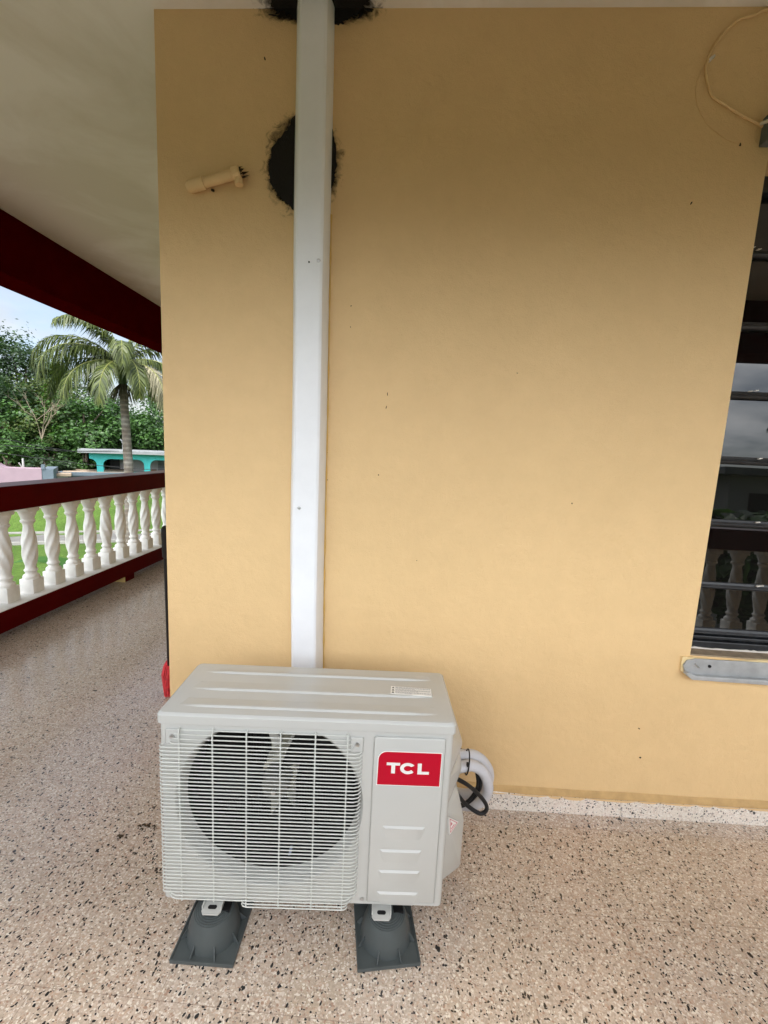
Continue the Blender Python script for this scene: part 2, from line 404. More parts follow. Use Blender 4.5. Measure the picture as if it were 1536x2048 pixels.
for k in range(36):
    cx = q.uniform(-.5, -.19); cz = 2.69 - abs(q.gauss(0, .012)) - (.016 if cx > -.3 else 0) * q.random()
    l = q.uniform(.004, .02); a = q.uniform(-.9, .9); u = Vector((math.cos(a), math.sin(a))) * l; v = Vector((-u.y, u.x)).normalized() * q.uniform(.001, .003)
    c = Vector((cx, cz)); prism(bm, [tuple(c - v), tuple(c + u), tuple(c + v), tuple(c - u)], 'y', -.0033, .001)
ob('tar_patch', bm, tar, wall)
bm = B()
prism(bm, ragged([(-.49, .0), (-.505, -.02), (-.48, -.06), (-.45, -.10), (-.38, -.13), (-.28, -.11), (-.235, -.07), (-.205, -.03), (-.22, 0)], .006, 6, 4), 'z', H - .003, H + .004)
for k in range(22):
    cx = q.uniform(-.53, -.17); cy = -abs(q.gauss(.02, .03)); l = q.uniform(.01, .035); a = q.uniform(-.6, .6)
    u = Vector((math.cos(a), math.sin(a))) * l; v = Vector((-u.y, u.x)).normalized() * q.uniform(.001, .004); c = Vector((cx, cy))
    prism(bm, [tuple(c - v), tuple(c + u), tuple(c + v), tuple(c - u)], 'z', H - .0022, H + .003)
ob('tar_smear', bm, tar, ceil)

def soot(name, cx, cy, cz, a, b, horiz, seed, parent):
    m = Mat('sooty_edge', (.012, .009, .006), .9, .1)
    co = m.co(); sp = m.n('ShaderNodeSeparateXYZ', Vector=co)
    u = m.math('DIVIDE', sp.outputs[0], a); v = m.math('DIVIDE', sp.outputs[1 if horiz else 2], b)
    d = m.math('SQRT', m.math('ADD', m.math('MULTIPLY', u, u), m.math('MULTIPLY', v, v)))
    nf = m.noise(34 + seed, 7, .72, .8, co=co)
    al = m.math('ADD', m.math('MULTIPLY', m.math('SUBTRACT', 1.16, d), 2.6), m.math('MULTIPLY', m.math('SUBTRACT', nf, .5), 3.4), clamp=True)
    m.set('Alpha', m.math('MULTIPLY', m.math('MULTIPLY', al, .92), m.math('LESS_THAN', d, 1.5)))
    bm = B(); k = 1.5
    if horiz: box(bm, -a * k, a * k, -b * k, 0, -.0012, .002)
    else: box(bm, -a * k, a * k, -.0012, .0005, -b * k, min(b * k, H - .001 - cz))
    o = ob(name, bm, m, parent); o.location = (cx, cy, cz)
soot('soot_stain', -.398, 0, 2.248, .112, .138, False, 0, wall)
soot('soot_stain', -.355, 0, 2.685, .165, .036, False, 5, wall)
soot('soot_stain', -.35, -.001, H, .165, .10, True, 9, ceil)

# louvred window
win = empty('window', (WX0, .08, WZ0)); win.parent = wall
def wob(name, bm, m, **k):
    bmesh.ops.translate(bm, verts=bm.verts, vec=(-WX0, -.08, -WZ0)); return ob(name, bm, m, win, **k)
bm = B()
box(bm, WX0 + .001, WX0 + .030, .062, .14, WZ0 + .012, WZ1 - .001, .003); box(bm, WX1 - .03, WX1 - .001, .062, .14, WZ0 + .012, WZ1 - .001, .003)
box(bm, WX0 + .031, WX1 - .031, .066, .14, WZ1 - .05, WZ1 - .001, .003)
box(bm, WX0 + .031, WX1 - .031, .058, .14, WZ0 + .006, WZ0 + .034, .003); box(bm, WX0 + .031, WX1 - .031, .07, .14, WZ0 + .037, WZ0 + .05, .003)
wob('frame', bm, framem)
rails = [.724, .903, 1.138, 1.364, 1.59, 1.82, 2.05, 2.235]
for i in range(len(rails) - 1):
    z0, z1 = rails[i] + .013, rails[i + 1] - .0145
    bm = B(); prism(bm, [(.0885, z0), (.0960, z1), (.1020, z1), (.0945, z0)], 'x', WX0 + .032, WX1 - .032)
    wob('glass_pane', bm, glassm)
for z in rails[:-1]:
    bm = B(); prism(bm, [(.078, z - .010), (.074, z - .004), (.080, z + .004), (.083, z + .0125), (.110, z + .0125), (.110, z - .0135), (.084, z - .0135)], 'x', WX0 + .0315, WX1 - .0315, bev=.0012)
    wob('blade_rail', bm, framem)
# flecks of paint on the rails
bm = B()
for x, z in [(1.095, 2.062), (1.115, 2.056), (1.16, 1.60), (1.18, 1.603), (1.23, 1.372), (1.26, 1.145), (1.30, .91), (1.31, .912), (1.14, .702), (1.17, .7)]:
    prism(bm, ragged([(x, z), (x + .012, z + .002), (x + .014, z + .005), (x + .003, z + .004)], .0008, 2, int(x * 100)), 'y', .0715, .080)
wob('paint_fleck', bm, clipm)
bm = B(); box(bm, WX0 + .001, WX1 - .001, .003, .14, WZ0 - .002, WZ0 + .005)
wob('sill', bm, stone)
bm = B()
rr = random.Random(8); pts = [(WX0 + .002, WZ0 + .0055)]
x = WX0 + .002
top_ = []
while x < WX1 - .02:
    top_.append((x, WZ0 + .009 + rr.uniform(0, .004))); x += rr.uniform(.008, .02)
prism(bm, [(WX0 + .002, WZ0 + .0052)] + top_ + [(top_[-1][0], WZ0 + .0052)], 'y', .054, .0578)
wob('caulk_line', bm, clipm)
# shutter track under the window
trk = empty('shutter_track', (1.02, 0, .58)); tag(trk, 'weathered grey aluminium storm shutter track below the louvred window', 'shutter track')
bm = B()
prism(bm, [(.037, .006), (.012, .026), (.005, .048), (.016, .068), (.045, .0755), (1.26, .0890), (1.26, .0125)], 'y', -.016, -.009, bev=.0015)
prism(bm, [(.030, .004), (.004, .024), (.014, .030), (.042, .0195), (1.26, .0290), (1.26, .006)], 'y', -.034, -.0165, bev=.002)
ob('track_channel', bm, alum, trk)
bm = B(); prism(bm, ragged([(.002, .026), (.001, .076), (.05, .0775), (.12, .0735), (.3, .0845), (1.26, .0935), (1.26, .0020), (.05, -.0015), (.028, .002)], .0014, 5, 9), 'y', -.0086, .001)
ob('paint_edge', bm, Mat('cream_old_paint', (.72, .56, .30), .6, .3), trk)
bm = B(); lathe(bm, [(.0055, 0), (.0055, .003)], 14); bmesh.ops.rotate(bm, verts=bm.verts, matrix=Matrix.Rotation(R(90), 3, 'X')); bmesh.ops.translate(bm, verts=bm.verts, vec=(.094, -.0155, .052))
ob('bolt_hole', bm, black, trk)
bm = B(); tube(bm, [(.044, -.012, .055), (.050, -.030, .049)], .0022, 8); lathe(bm, [(.005, 0), (.004, .003)], 12, 0, 0)
bm2 = bm.verts[:]; bmesh.ops.rotate(bm, verts=bm2[-24:], matrix=Matrix.Rotation(R(90), 3, 'X')); bmesh.ops.translate(bm, verts=bm2[-24:], vec=(.044, -.0155, .055))
ob('screw', bm, steel, trk)

# beams
def tagob(name, bm, m, label, cat, group=None, smooth=False, **k):
    return tag(ob(name, bm, m, smooth=smooth, **k), label, cat, group)
bm = B(); prism(bm, [(RX + 1.70 * .0278, -1.70), (RX - 9 * .0278, 9), (RX - 9 * .0278 - .24, 9), (RX + 1.70 * .0278 - .24, -1.70)], 'z', 2.315, H - .001, bev=.006)
tagob('porch_beam', bm, beamm, 'dark maroon beam along the left edge of the ceiling', 'beam', 'maroon porch beams')
bm = B(); box(bm, RX + .0473 - .24, 6.1, -1.95, -1.702, 2.315, H - .001, .006)
tagob('porch_beam', bm, beamm, 'dark maroon beam along the front edge behind the camera', 'beam', 'maroon porch beams')

# balusters
def baluster_mesh(hand):
    bm = B()
    box(bm, -.062, .062, -.062, .062, 0, .105, .006, 2)
    prof = [(.060, .1035), (.064, .118), (.058, .130), (.044, .138), (.041, .150), (.050, .160), (.052, .168), (.042, .178), (.040, .19)]
    zz = [.19 + .30 * i / 26 for i in range(1, 27)]
    for z in zz:
        t = (z - .19) / .30
        prof.append((.036 + .019 * math.sin(math.pi * min(1, t ** .8)) , z))
    prof += [(.0385, .505), (.042, .512), (.053, .520), (.055, .530), (.047, .540), (.050, .556), (.060, .575), (.0655, .590), (.066, .600)]
    def fn(r, z, th):
        if .19 < z < .495:
            t = (z - .19) / .305; wv = math.sin(math.pi * t) ** .5
            s_ = math.sin(6 * th - hand * z * 46)
            return r * (1 + wv * (.075 * s_ + .03 * abs(s_)))
        return r
    lathe(bm, prof, 60, fn=fn)
    box(bm, -.062, .062, -.062, .062, .598, .642, .004, 2)
    bmesh.ops.scale(bm, verts=bm.verts, vec=(.82, .82, 1))
    return bm
BAL = {}
def balustrade(name, label, p0, direction, length, first, step):
    """local frame: x along the rail, y inward; origin on the inner face at floor level"""
    ang = math.atan2(direction[1], direction[0])
    root = empty(name, (*p0, 0), ang); tag(root, label, 'balustrade', 'porch balustrades')
    bm = B(); box(bm, 0, length, 0, .225, .838, .997, .008); ob('top_rail', bm, maroon, root)
    bm = B(); box(bm, .006, length - .006, .007, .218, .9972, .9992); ob('sheen_layer', bm, sheenm, root)  # added thin glossy layer that gives the rail top its sky sheen
    bm = B(); box(bm, 0, length, 0, .26, .054, .1935, .006); ob('bottom_rail', bm, maroon, root)
    bm = B(); box(bm, .004, length - .004,   .006, .255, .1940, .1972); ob('white_ledge', bm, white_rail, root)
    bm = B(); box(bm, .004, length - .004, .012, .215, .8345, .8376); ob('soffit_strip', bm, white_rail, root)
    n_ = int((length - first) / step)
    for i in range(n_):
        hand = -1 if i % 5 == 3 else 1
        if hand not in BAL:
            o = ob('baluster', baluster_mesh(hand), balm, root, smooth=True); BAL[hand] = o
        else:
            o = BAL[hand].copy(); COL.objects.link(o); o.parent = root
        q_ = random.Random(i * 7 + int(length * 10))
        o.location = (first + i * step, .135, .1957); o.rotation_euler = (0, 0, R(q_.uniform(-3, 3)))
    return root
# left: runs away from the camera along +y, slightly turned outward
y0 = -1.70
bl = balustrade('porch_balustrade', 'maroon railed balustrade of white twisted balusters left of the wall', (RX + 1.70 * .0278, y0), (-.0278, 1), 10.4, (1.166 + 1.70) % .206, .206)
for yy in (.05, 2.32, 4.5, 6.7):
    bm = B(); s_ = yy - y0
    box(bm, s_ - .07, s_ + .07, .008, .16, -.005, .0535)
    bm.normal_update()
    for f in bm.faces: f.material_index = 1 if abs(f.normal.x) > .5 else 0
    ob('foot_block', bm, [maroon, yellowb], bl)
bf = balustrade('porch_balustrade', 'maroon railed balustrade of white balusters reflected in the window', (6.1, -1.70), (-1, 0), 8.84, .12, .206)
for s_ in (.2, 2.3, 4.4, 6.5):
    bm = B(); box(bm, s_ - .07, s_ + .07, .008, .16, -.005, .0535); ob('foot_block', bm, maroon, bf)

# ================================================================== DUCT COVER, CABLES, STUBS ON THE WALL
duct = empty('duct_cover', (-.36, 0, .30)); tag(duct, 'tall white pipe duct cover running up the yellow wall to the ceiling', 'duct')
def lerp_tab(tab, z):
    for (z1, v1), (z0, v0) in zip(tab[:-1], tab[1:]):
        if z >= z0: return v0 + (v1 - v0) * (z - z0) / (z1 - z0)
    return tab[-1][1]
bL = [(2.704, -.4233), (2.278, -.4216), (2.0827, -.4205), (1.6916, -.4175), (1.2083, -.4160), (.9649, -.4136), (.5373, -.4023), (.3, -.398)]
bR = [(2.7036, -.3069), (2.2794, -.3008), (2.085, -.2993), (1.5945, -.2963), (1.2147, -.2924), (.5464, -.2829), (.3, -.279)]
fL = [(2.70, -.3968), (2.238, -.3945), (2.0511, -.3947), (1.6498, -.3930), (1.2141, -.3908), (.5715, -.3833), (.3, -.379)]
fR = [(2.70, -.3208), (2.2389, -.3139), (2.0526, -.3128), (1.6526, -.3115), (1.2184, -.3077), (.5777, -.3021), (.3, -.2985)]
bm = B(); rows = []
zs = [.30 + (H - .001 - .30) * i / 48 for i in range(49)]
for z in zs:
    a, b, c, d = lerp_tab(bL, z), lerp_tab(fL, z), lerp_tab(fR, z), lerp_tab(bR, z)
    w_ = .0012 * math.sin(z * 5.3)
    pr = [(a, .001), (a, -.008), (a + (b - a) * .55, -.050), (b - .004, -.061), (b + .004, -.065), (c - .005, -.065), (c + .003, -.061), (c + (d - c) * .55, -.045), (d, -.008), (d, .001)]
    rows.append([bm.verts.new((x + .36 + w_, y, z - .30)) for x, y in pr])
for i in range(len(rows) - 1):
    for k in range(9): bm.faces.new((rows[i][k], rows[i][k + 1], rows[i + 1][k + 1], rows[i + 1][k]))
    bm.faces.new((rows[i][9], rows[i][0], rows[i + 1][0], rows[i + 1][9]))
bm.faces.new(rows[0][::-1]); bm.faces.new(rows[-1])
bmesh.ops.recalc_face_normals(bm, faces=bm.faces)
o = ob('cover_channel', bm, ductm, duct, smooth=True); o.data.set_sharp_from_angle(angle=R(25))
def yscrew(parent, x, y, z, r=.0055, m=None, name='screw', off=(0, 0, 0)):
    bm = B(); lathe(bm, [(r, -.0015), (r, .001), (r * .8, .0026), (r * .3, .003)], 14)
    bmesh.ops.rotate(bm, verts=bm.verts, matrix=Matrix.Rotation(R(90), 3, 'X')); bmesh.ops.translate(bm, verts=bm.verts, vec=(x + off[0], y + off[1], z + off[2]))
    return ob(name, bm, m or steel, parent, smooth=True)
yscrew(duct, -.3230, -.0648, 1.9326, .0062, off=(.36, 0, -.30)); yscrew(duct, -.3538, -.0640, 1.9274, .003, black, 'drill_hole', (.36, 0, -.30)); yscrew(duct, -.3703, -.0648, 1.1282, .0058, off=(.36, 0, -.30))
bm = B(); rows = []     # yellowed sealant bead down the right edge
for i in range(40):
    z = .35 + 1.75 * i / 39; d = lerp_tab(bR, z)
    rows.append((d + .0025 + .36 + .0012 * math.sin(z * 5.3), -.0015, z - .30))
tube(bm, rows, [.0028 + .0012 * math.sin(i * 2.3) for i in range(40)], 6)
ob('sealant_bead', bm, Mat('yellowed_sealant', (.60, .38, .10), .5, .4), duct, smooth=True)

stub = empty('pipe_stub', (-.68, 0, 2.18)); tag(stub, 'broken pipe stub painted yellow on the wall left of the duct', 'pipe')
bm = B()
a, b = Vector((-.0874 + .0, -.016, -.0110)), Vector((.085, -.020, .0315)); d = (b - a).normalized()
tube(bm, [a - d * .010, a, a + d * .05, a + d * .052, b - d * .026], [.012, .0185, .0185, .0150, .0150], 16)
tube(bm, [b - d * .026, b - d * .024, b - d * .004, b], [.0205, .0215, .0215, .0175], 16)
tube(bm, [b - d * .012, b - d * .012 + Vector((.006, 0, -.034))], [.015, .013], 12)
ob('pipe', bm, wallm, stub, smooth=True)
bm = B()
q = random.Random(4)
for k in range(9):      # jagged broken rim
    t = 2 * math.pi * k / 9; r1 = .0155
    e1 = d.orthogonal().normalized(); e2 = d.cross(e1)
    p1 = b + (e1 * math.cos(t) + e2 * math.sin(t)) * r1; p2 = b + (e1 * math.cos(t + .6) + e2 * math.sin(t + .6)) * r1
    hull(bm, [p1, p2, p1 * .9 + b * .1, (p1 + p2) / 2 + d * q.uniform(.006, .03), (p1 + p2) / 2 * .96 + b * .04 + d * .004])
tube(bm, [b - d * .001, b + d * .0008], .0145, 14)
ob('broken_rim', bm, chipm, stub)
tube_bm = B(); tube(tube_bm, [(-.02, -.004, -.012), (-.012, -.006, -.016)], .004, 6); ob('nail', tube_bm, chipm, stub)

cab = empty('painted_cable', (.85, 0, 2.5)); tag(cab, 'thin cable painted yellow looping across the wall corner above the window', 'cable')
bm = B(); P_ = [(1.30, 2.688), (1.12, 2.6875), (.9874, 2.6812), (.9481, 2.6662), (.908, 2.6549), (.8732, 2.6258), (.8479, 2.5873), (.8344, 2.5537), (.8323, 2.5199), (.8449, 2.4832), (.8625, 2.4516), (.9034, 2.4279), (.9534, 2.4017), (.9965, 2.3833), (1.035, 2.364)]
tube(bm, spline([(x - .85, -.0045, z - 2.5) for x, z in P_], 5), .0040, 7); ob('cord', bm, wallm, cab, smooth=True)
bm = B(); tube(bm, spline([(x - .85, -.0012, z - 2.5) for x, z in [(.8344, 2.549), (.8222, 2.5303), (.8111, 2.4883), (.815, 2.4513), (.8301, 2.4168), (.8653, 2.3741), (.9136, 2.3422), (.9628, 2.3237)]], 5), .0013, 5); ob('loose_wire', bm, wallm, cab, smooth=True)
bm = B(); hull(bm, [(x - .85, y, z - 2.5) for x, y, z in [(.834, -.011, 2.548), (.838, -.011, 2.5535), (.848, -.010, 2.5605), (.851, -.010, 2.556), (.840, -.010, 2.546), (.834, .001, 2.548), (.838, .001, 2.5555), (.849, .001, 2.5615), (.852, .001, 2.556), (.840, .001, 2.545)]]); ob('clip', bm, clipm, cab)
jb = empty('junction_box', (1.06, 0, 2.35)); tag(jb, 'small dark grey junction box on the wall above the window', 'junction box')
bm = B(); box(bm, -.040, .06, -.045, .001, -.035, .045, .004); ob('box_body', bm, boxm, jb)
bm = B(); box(bm, -.043, .063, -.052, -.0455, -.037, .047, .003); ob('box_cover', bm, boxm, jb)
bm = B(); tube(bm, spline([(-.05, -.012, .024), (-.035, -.06, .004), (.01, -.062, -.014), (.06, -.05, -.02)], 5), .005, 7); ob('cable_entry', bm, clipm, jb, smooth=True)

# ================================================================== AIR CONDITIONER
W, D_, Z0, Z1 = .762, .2534, .105, .6538
ac = empty('air_conditioner', (-.60187, -.54484, 0), R(3.7169)); tag(ac, 'white outdoor air conditioner condenser with wire fan grille and red badge', 'air conditioner')
ZL = .6285          # underside of the lid
# cabinet shell
bm = B(); rad = .014
HX, HZ, HR = .286, .398, .241
prof = []
for cx, cy, a0 in ((W - rad, rad, -90), (W - rad, D_ - rad, 0), (rad, D_ - rad, 90), (rad, rad, 180)):
    for k in range(7): t = R(a0 + 90 * k / 6); prof.append((cx + rad * math.cos(t), cy + rad * math.sin(t)))
lo = [bm.verts.new((x, y, Z0)) for x, y in prof]; hi = [bm.verts.new((x, y, ZL)) for x, y in prof]
n = len(prof)
for i in range(n - 1): bm.faces.new((lo[i], lo[i + 1], hi[i + 1], hi[i]))
bm.faces.new(lo[::-1]); bm.faces.new(hi)
# front with round fan opening
x0, x1, z0, z1 = rad, W - rad, Z0, ZL; xs_ = .546
c4 = [bm.verts.new((x, 0, z)) for x, z in ((xs_, z0), (x1, z0), (x1, z1), (xs_, z1))]; bm.faces.new(c4)
angs = sorted([2 * math.pi * k / 88 for k in range(88)] + [math.atan2(zc - HZ, xc - HX) % (2 * math.pi) for xc in (x0, xs_) for zc in (z0, z1)])
inn, outr, bell, bel2 = [], [], [], []
for t in angs:
    c, s_ = math.cos(t), math.sin(t)
    ks = [((x1_ - HX) / c) for x1_ in (x0, xs_) if abs(c) > 1e-9 and (x1_ - HX) / c > 0] + [((z_ - HZ) / s_) for z_ in (z0, z1) if abs(s_) > 1e-9 and (z_ - HZ) / s_ > 0]
    k = min(ks)
    outr.append(bm.verts.new((HX + c * k, 0, HZ + s_ * k)))
    r0 = min(HR + .007, k - .0005)
    cl_ = lambda v: min(v, .600 - HZ)
    inn.append(bm.verts.new((HX + c * r0, 0, HZ + min(s_ * r0, .606 - HZ)))); bell.append(bm.verts.new((HX + c * HR, .006, HZ + cl_(s_ * HR)))); bel2.append(bm.verts.new((HX + c * (HR - .008), .040, HZ + cl_(s_ * (HR - .008)))))
m_ = len(angs)
for A, C_ in ((outr, inn), (inn, bell), (bell, bel2)):
    for i in range(m_): bm.faces.new((A[i], A[(i + 1) % m_], C_[(i + 1) % m_], C_[i]))
bmesh.ops.remove_doubles(bm, verts=bm.verts, dist=1e-5)
bmesh.ops.recalc_face_normals(bm, faces=bm.faces)
ob('cabinet', bm, acm, ac, smooth=True)
# fan shroud, coil, fan
bm = B(); ra = [[bm.verts.new((HX + r_ * math.cos(2 * math.pi * k / 64), y, HZ + min(r_ * math.sin(2 * math.pi * k / 64), .600 - HZ))) for k in range(64)] for r_, y in ((.2328, .0405), (.224, .06), (.224, .13))]
for i in range(2):
    for k in range(64): bm.faces.new((ra[i][k], ra[i + 1][k], ra[i + 1][(k + 1) % 64], ra[i][(k + 1) % 64]))
ob('fan_shroud', bm, fanm, ac, smooth=True)
bm = B(); box(bm, .02, .53, .19, .20, .12, .62)
for k in range(60):
    x = .03 + .49 * k / 59; box(bm, x, x + .002, .182, .1895, .13, .61)
ob('coil', bm, darkin, ac)
bm = B(); hull(bm, [(HX + x, y, HZ + z) for x, y, z in [(-.036, .165, -.2), (.036, .165, -.2), (-.036, .165, .2), (.036, .165, .2), (-.036, .18, -.2), (.036, .18, -.2), (-.036, .18, .2), (.036, .18, .2)]])
tube(bm, [(HX, .12, HZ), (HX, .164, HZ)], .05, 20)
ob('motor_bracket', bm, Mat('dull_metal_bracket', (.46, .44, .35), .45, .5, .2), ac)
bm = B()
for sg in (-1, 1):
    hull(bm, [(HX + sg * a_ + .012, y, HZ + z) for a_, z in ((.006, .085), (.038, .140), (.056, .136), (.034, .072)) for y in (.128, .134)])
ob('bracket_plate', bm, Mat('pale_bracket_plate', (.55, .55, .50), .4, .5), ac)
fan = empty('fan', (HX, .08, HZ), parent=ac)
bm = B(); ra = []
for r_, y in ((.002, -.030), (.026, -.030), (.036, -.022), (.040, .0), (.040, .03)):
    ra.append([bm.verts.new((r_ * math.cos(2 * math.pi * k / 32), y, r_ * math.sin(2 * math.pi * k / 32))) for k in range(32)])
for i in range(4):
    for k in range(32): bm.faces.new((ra[i][k], ra[i + 1][k], ra[i + 1][(k + 1) % 32], ra[i][(k + 1) % 32]))
bm.faces.new(ra[0]); bm.faces.new(ra[-1][::-1]); bmesh.ops.recalc_face_normals(bm, faces=bm.faces)
ob('hub', bm, Mat('grey_fan_hub', (.10, .098, .085), .4, .4), fan, smooth=True)
bm = B(); tube(bm, [(0, -.0305, 0), (0, -.042, 0)], .0065, 6); ob('nut', bm, steel, fan)
for k in range(3):
    bm = B(); G = []
    for i in range(9):
        r_ = .038 + (.214 - .038) * i / 8; row = []
        wid = R(34 + 36 * (i / 8)); sweep = R(-26 * (i / 8))
        for j in range(9):
            u = j / 8 - .5; t = u * wid + sweep + R(120 * k + 61)
            row.append(bm.verts.new((r_ * math.cos(t), -u * (.055 - .012 * i / 8) + .010 * math.cos(u * 3), r_ * math.sin(t))))
        G.append(row)
    for i in range(8):
        for j in range(8): bm.faces.new((G[i][j], G[i + 1][j], G[i + 1][j + 1], G[i][j + 1]))
    bmesh.ops.solidify(bm, geom=bm.faces[:], thickness=.0022)
    ob('blade', bm, fanm, fan, smooth=True)
bm = B(); box(bm, .325, .366, .066, .098, .1775, .179); ob('inner_label', bm, Mat('blue_white_label', (.55, .6, .75), .4, .5), ac)

# lid
bm = B(); ov = .0035; rd = .013
prof = []
for cx, cy, a0 in ((W + ov - rd, rd - ov - .004, -90), (W + ov - rd, D_ + ov - rd, 0), (rd - ov, D_ + ov - rd, 90), (rd - ov, rd - ov - .004, 180)):
    for k in range(4): t = R(a0 + 90 * k / 3); prof.append((cx + rd * math.cos(t), cy + rd * math.sin(t)))
def inset(p, d_):
    return [(max(min(x, W + ov - d_), -ov + d_) if False else W / 2 + (x - W / 2) * (1 - 2 * d_ / W), D_ / 2 + (y - D_ / 2) * (1 - 2 * d_ / D_)) for x, y in p]
lay = [(.0032, ZL - .0015), (.0008, ZL - .0035), (0, ZL - .0028), (0, Z1 - .0065), (.0008, Z1 - .0052), (.0058, Z1 - .0005), (.0075, Z1)]
V = [[bm.verts.new((x, y, z)) for x, y in inset(prof, d_)] for d_, z in lay]
n = len(prof)
for i in range(len(V) - 1):
    for k in range(n): bm.faces.new((V[i][k], V[i][(k + 1) % n], V[i + 1][(k + 1) % n], V[i + 1][k]))
bm.faces.new(V[-1]); bm.faces.new(V[0][::-1])
# the lid's pressed steps: long raised strips that fade out at both ends
nx, ny = 64, 10
for yb, yw in ((.0245, .040), (.1045, .044), (.1950, .032)):
    G = []
    for i in range(nx + 1):
        x = .017 + (W - .034) * i / nx; e = min(1, min(i, nx - i) / 9.); e = e * e * (3 - 2 * e)
        row = []
        for j, (v, hh) in enumerate(((0, -.0006), (.0012, .0012), (.0045, .0044), (.008, .0050), (.35, .0040), (.80, .0026), (.95, .0022), (1.0, -.0006))):
            y = yb + (v if v < .01 else yw * v - 0) + (1 - e) * .004; row.append(bm.verts.new((x, y, Z1 - .0006 + (hh + .0006) * e * .9)))
        G.append(row)
    for i in range(nx):
        for j in range(7): bm.faces.new((G[i][j], G[i + 1][j], G[i + 1][j + 1], G[i][j + 1]))
ob('top_cover', bm, acm, ac, smooth=True).data.set_sharp_from_angle(angle=R(20))

# grille of thin welded wires
bm = B()
nb = 46
for i in range(nb + 1):
    z = .118 + (.607 - .118) * i / nb
    xl, xr = -.007, .523
    y = -.0135
    if i >= nb - 3:     # short rows between the corner screws
        k = nb - i
        xl, xr = .052 - .006 * k, .484 + .004 * k
        yy = -.0135 + .0035 * (3 - k)
        pts = [(xl - .006, -.001, z - .001), (xl, yy * .8, z), (xl + .012, yy, z), (xr - .012, yy, z), (xr, yy * .8, z), (xr + .006, -.001, z - .001)]
    elif i < 2:
        pts = [(.02, -.001, z), (.028, y * .7, z), (.04, y, z), (xr - .03, y, z), (xr - .018, y * .7, z), (xr - .012, -.001, z)]
    else:
        pts = [(.012, -.001, z), (.0062, -.003, z), (.0050, -.0085, z), (.0085, -.0125, z), (.016, y, z), (xr - .016, y, z), (xr - .004, y * .75, z), (xr + .002, -.001, z)]
    tube(bm, pts, .00165, 6)
for z in (.0985, .1080):   # rows hanging under the cabinet
    tube(bm, [(.214, -.004, z), (.219, -.011, z), (.23, -.0135, z), (.488, -.0135, z), (.497, -.011, z), (.502, -.004, z)], .00165, 6)
for x, zb in ((.0555, .110), (.141, .110), (.228, .0965), (.315, .0965), (.404, .0965), (.487, .0965)):
    tube(bm, [(x, -.0008, .6125), (x, -.007, .6105), (x, -.0108, .604), (x, -.0108, zb + .004), (x, -.0108, zb)], .0020, 6)
ob('fan_grille', bm, gril, ac, smooth=True)
# corner tabs and screws that hold the grille
for x, z in ((.036, .588), (.511, .584)):
    bm = B(); box(bm, x - .018, x + .016, -.0035, -.0002, z - .022, z + .02, .003); ob('corner_tab', bm, acm, ac)
    yscrew(ac, x, -.0042, z, .0062)
yscrew(ac, .541, -.0005, .1205, .005); yscrew(ac, .045, -.0005, .121, .004)

# service panel on the right with louvre pressings
bm = B(); box(bm, .5545, .7395, -.0055, -.0002, .1165, .6095, .0045, 3)
bm2 = B()
for x0, x1, z in ((.587, .701, .352), (.583, .6955, .281), (.582, .695, .2175), (.581, .6935, .1505)):
    hull(bm, [(x0 + .008, -.0098, z - .0025), (x1 - .008, -.0098, z - .0025), (x0, -.0055, z + .0015), (x1, -.0055, z + .0015), (x0 - .002, -.0053, z - .003), (x1 + .002, -.0053, z - .003), (x0 + .012, -.0053, z - .040), (x1 - .012, -.0053, z - .040)])
bm2.free()
ob('service_panel', bm, acm, ac, smooth=True)
# badge
badge_pts = [(.567, .4755), (.7300, .4755), (.7305, .5695), (.590, .5695)] + [(.590 - .022 * math.sin(R(t)), .5475 + .022 * math.cos(R(t))) for t in (15, 30, 45, 60, 75)] + [(.567 + .001, .5475)]
bm = B(); prism(bm, badge_pts, 'y', -.0068, -.0050)
bdg = ob('badge', bm, redm, ac)
bm = B(); ink_y = (-.0076, -.0066)
wp = []     # thin white rim of the badge
prism(bm, [(.5652, .4735), (.732, .4735), (.7322, .5713), (.590, .5713)] + [(.590 - .0242 * math.sin(R(t)), .5475 + .0242 * math.cos(R(t))) for t in (15, 30, 45, 60, 75)] + [(.5655, .5475)], 'y', -.0062, -.0048); ob('badge_rim', bm, letm, bdg)
lx, lz, lh, st = .5895, .5095, .0305, .0082
bm = B()
prism(bm, [(lx, lz + lh - st * .92), (lx + .0125, lz + lh - st * .92), (lx + .0125, lz), (lx + .0225, lz), (lx + .0225, lz + lh - st * .92), (lx + .035, lz + lh - st * .92), (lx + .035, lz + lh), (lx, lz + lh)], 'y', *ink_y)
cx, cz, ro, ri = lx + .0555, lz + lh / 2, .0188, .0096
o_pts = [(cx + ro * 1.06 * math.cos(R(t)), cz + (lh / 2 + .0006) * math.sin(R(t))) for t in range(33, 328, 12)]
i_pts = [(cx + ri * 1.10 * math.cos(R(t)), cz + (lh / 2 - .0075) * math.sin(R(t))) for t in range(327, 32, -12)]
C_pts = o_pts + i_pts
for i in range(len(o_pts) - 1):
    a_, b_, c_, d_ = o_pts[i], o_pts[i + 1], i_pts[len(i_pts) - 2 - i], i_pts[len(i_pts) - 1 - i]
    prism(bm, [a_, b_, c_, d_], 'y', *ink_y)
bmesh.ops.remove_doubles(bm, verts=bm.verts, dist=1e-6)
x_ = lx + .081
prism(bm, [(x_, lz), (x_ + .030, lz), (x_ + .030, lz + st * .95), (x_ + .0102, lz + st * .95), (x_ + .0102, lz + lh), (x_, lz + lh)], 'y', *ink_y)
ob('lettering', bm, letm, bdg)

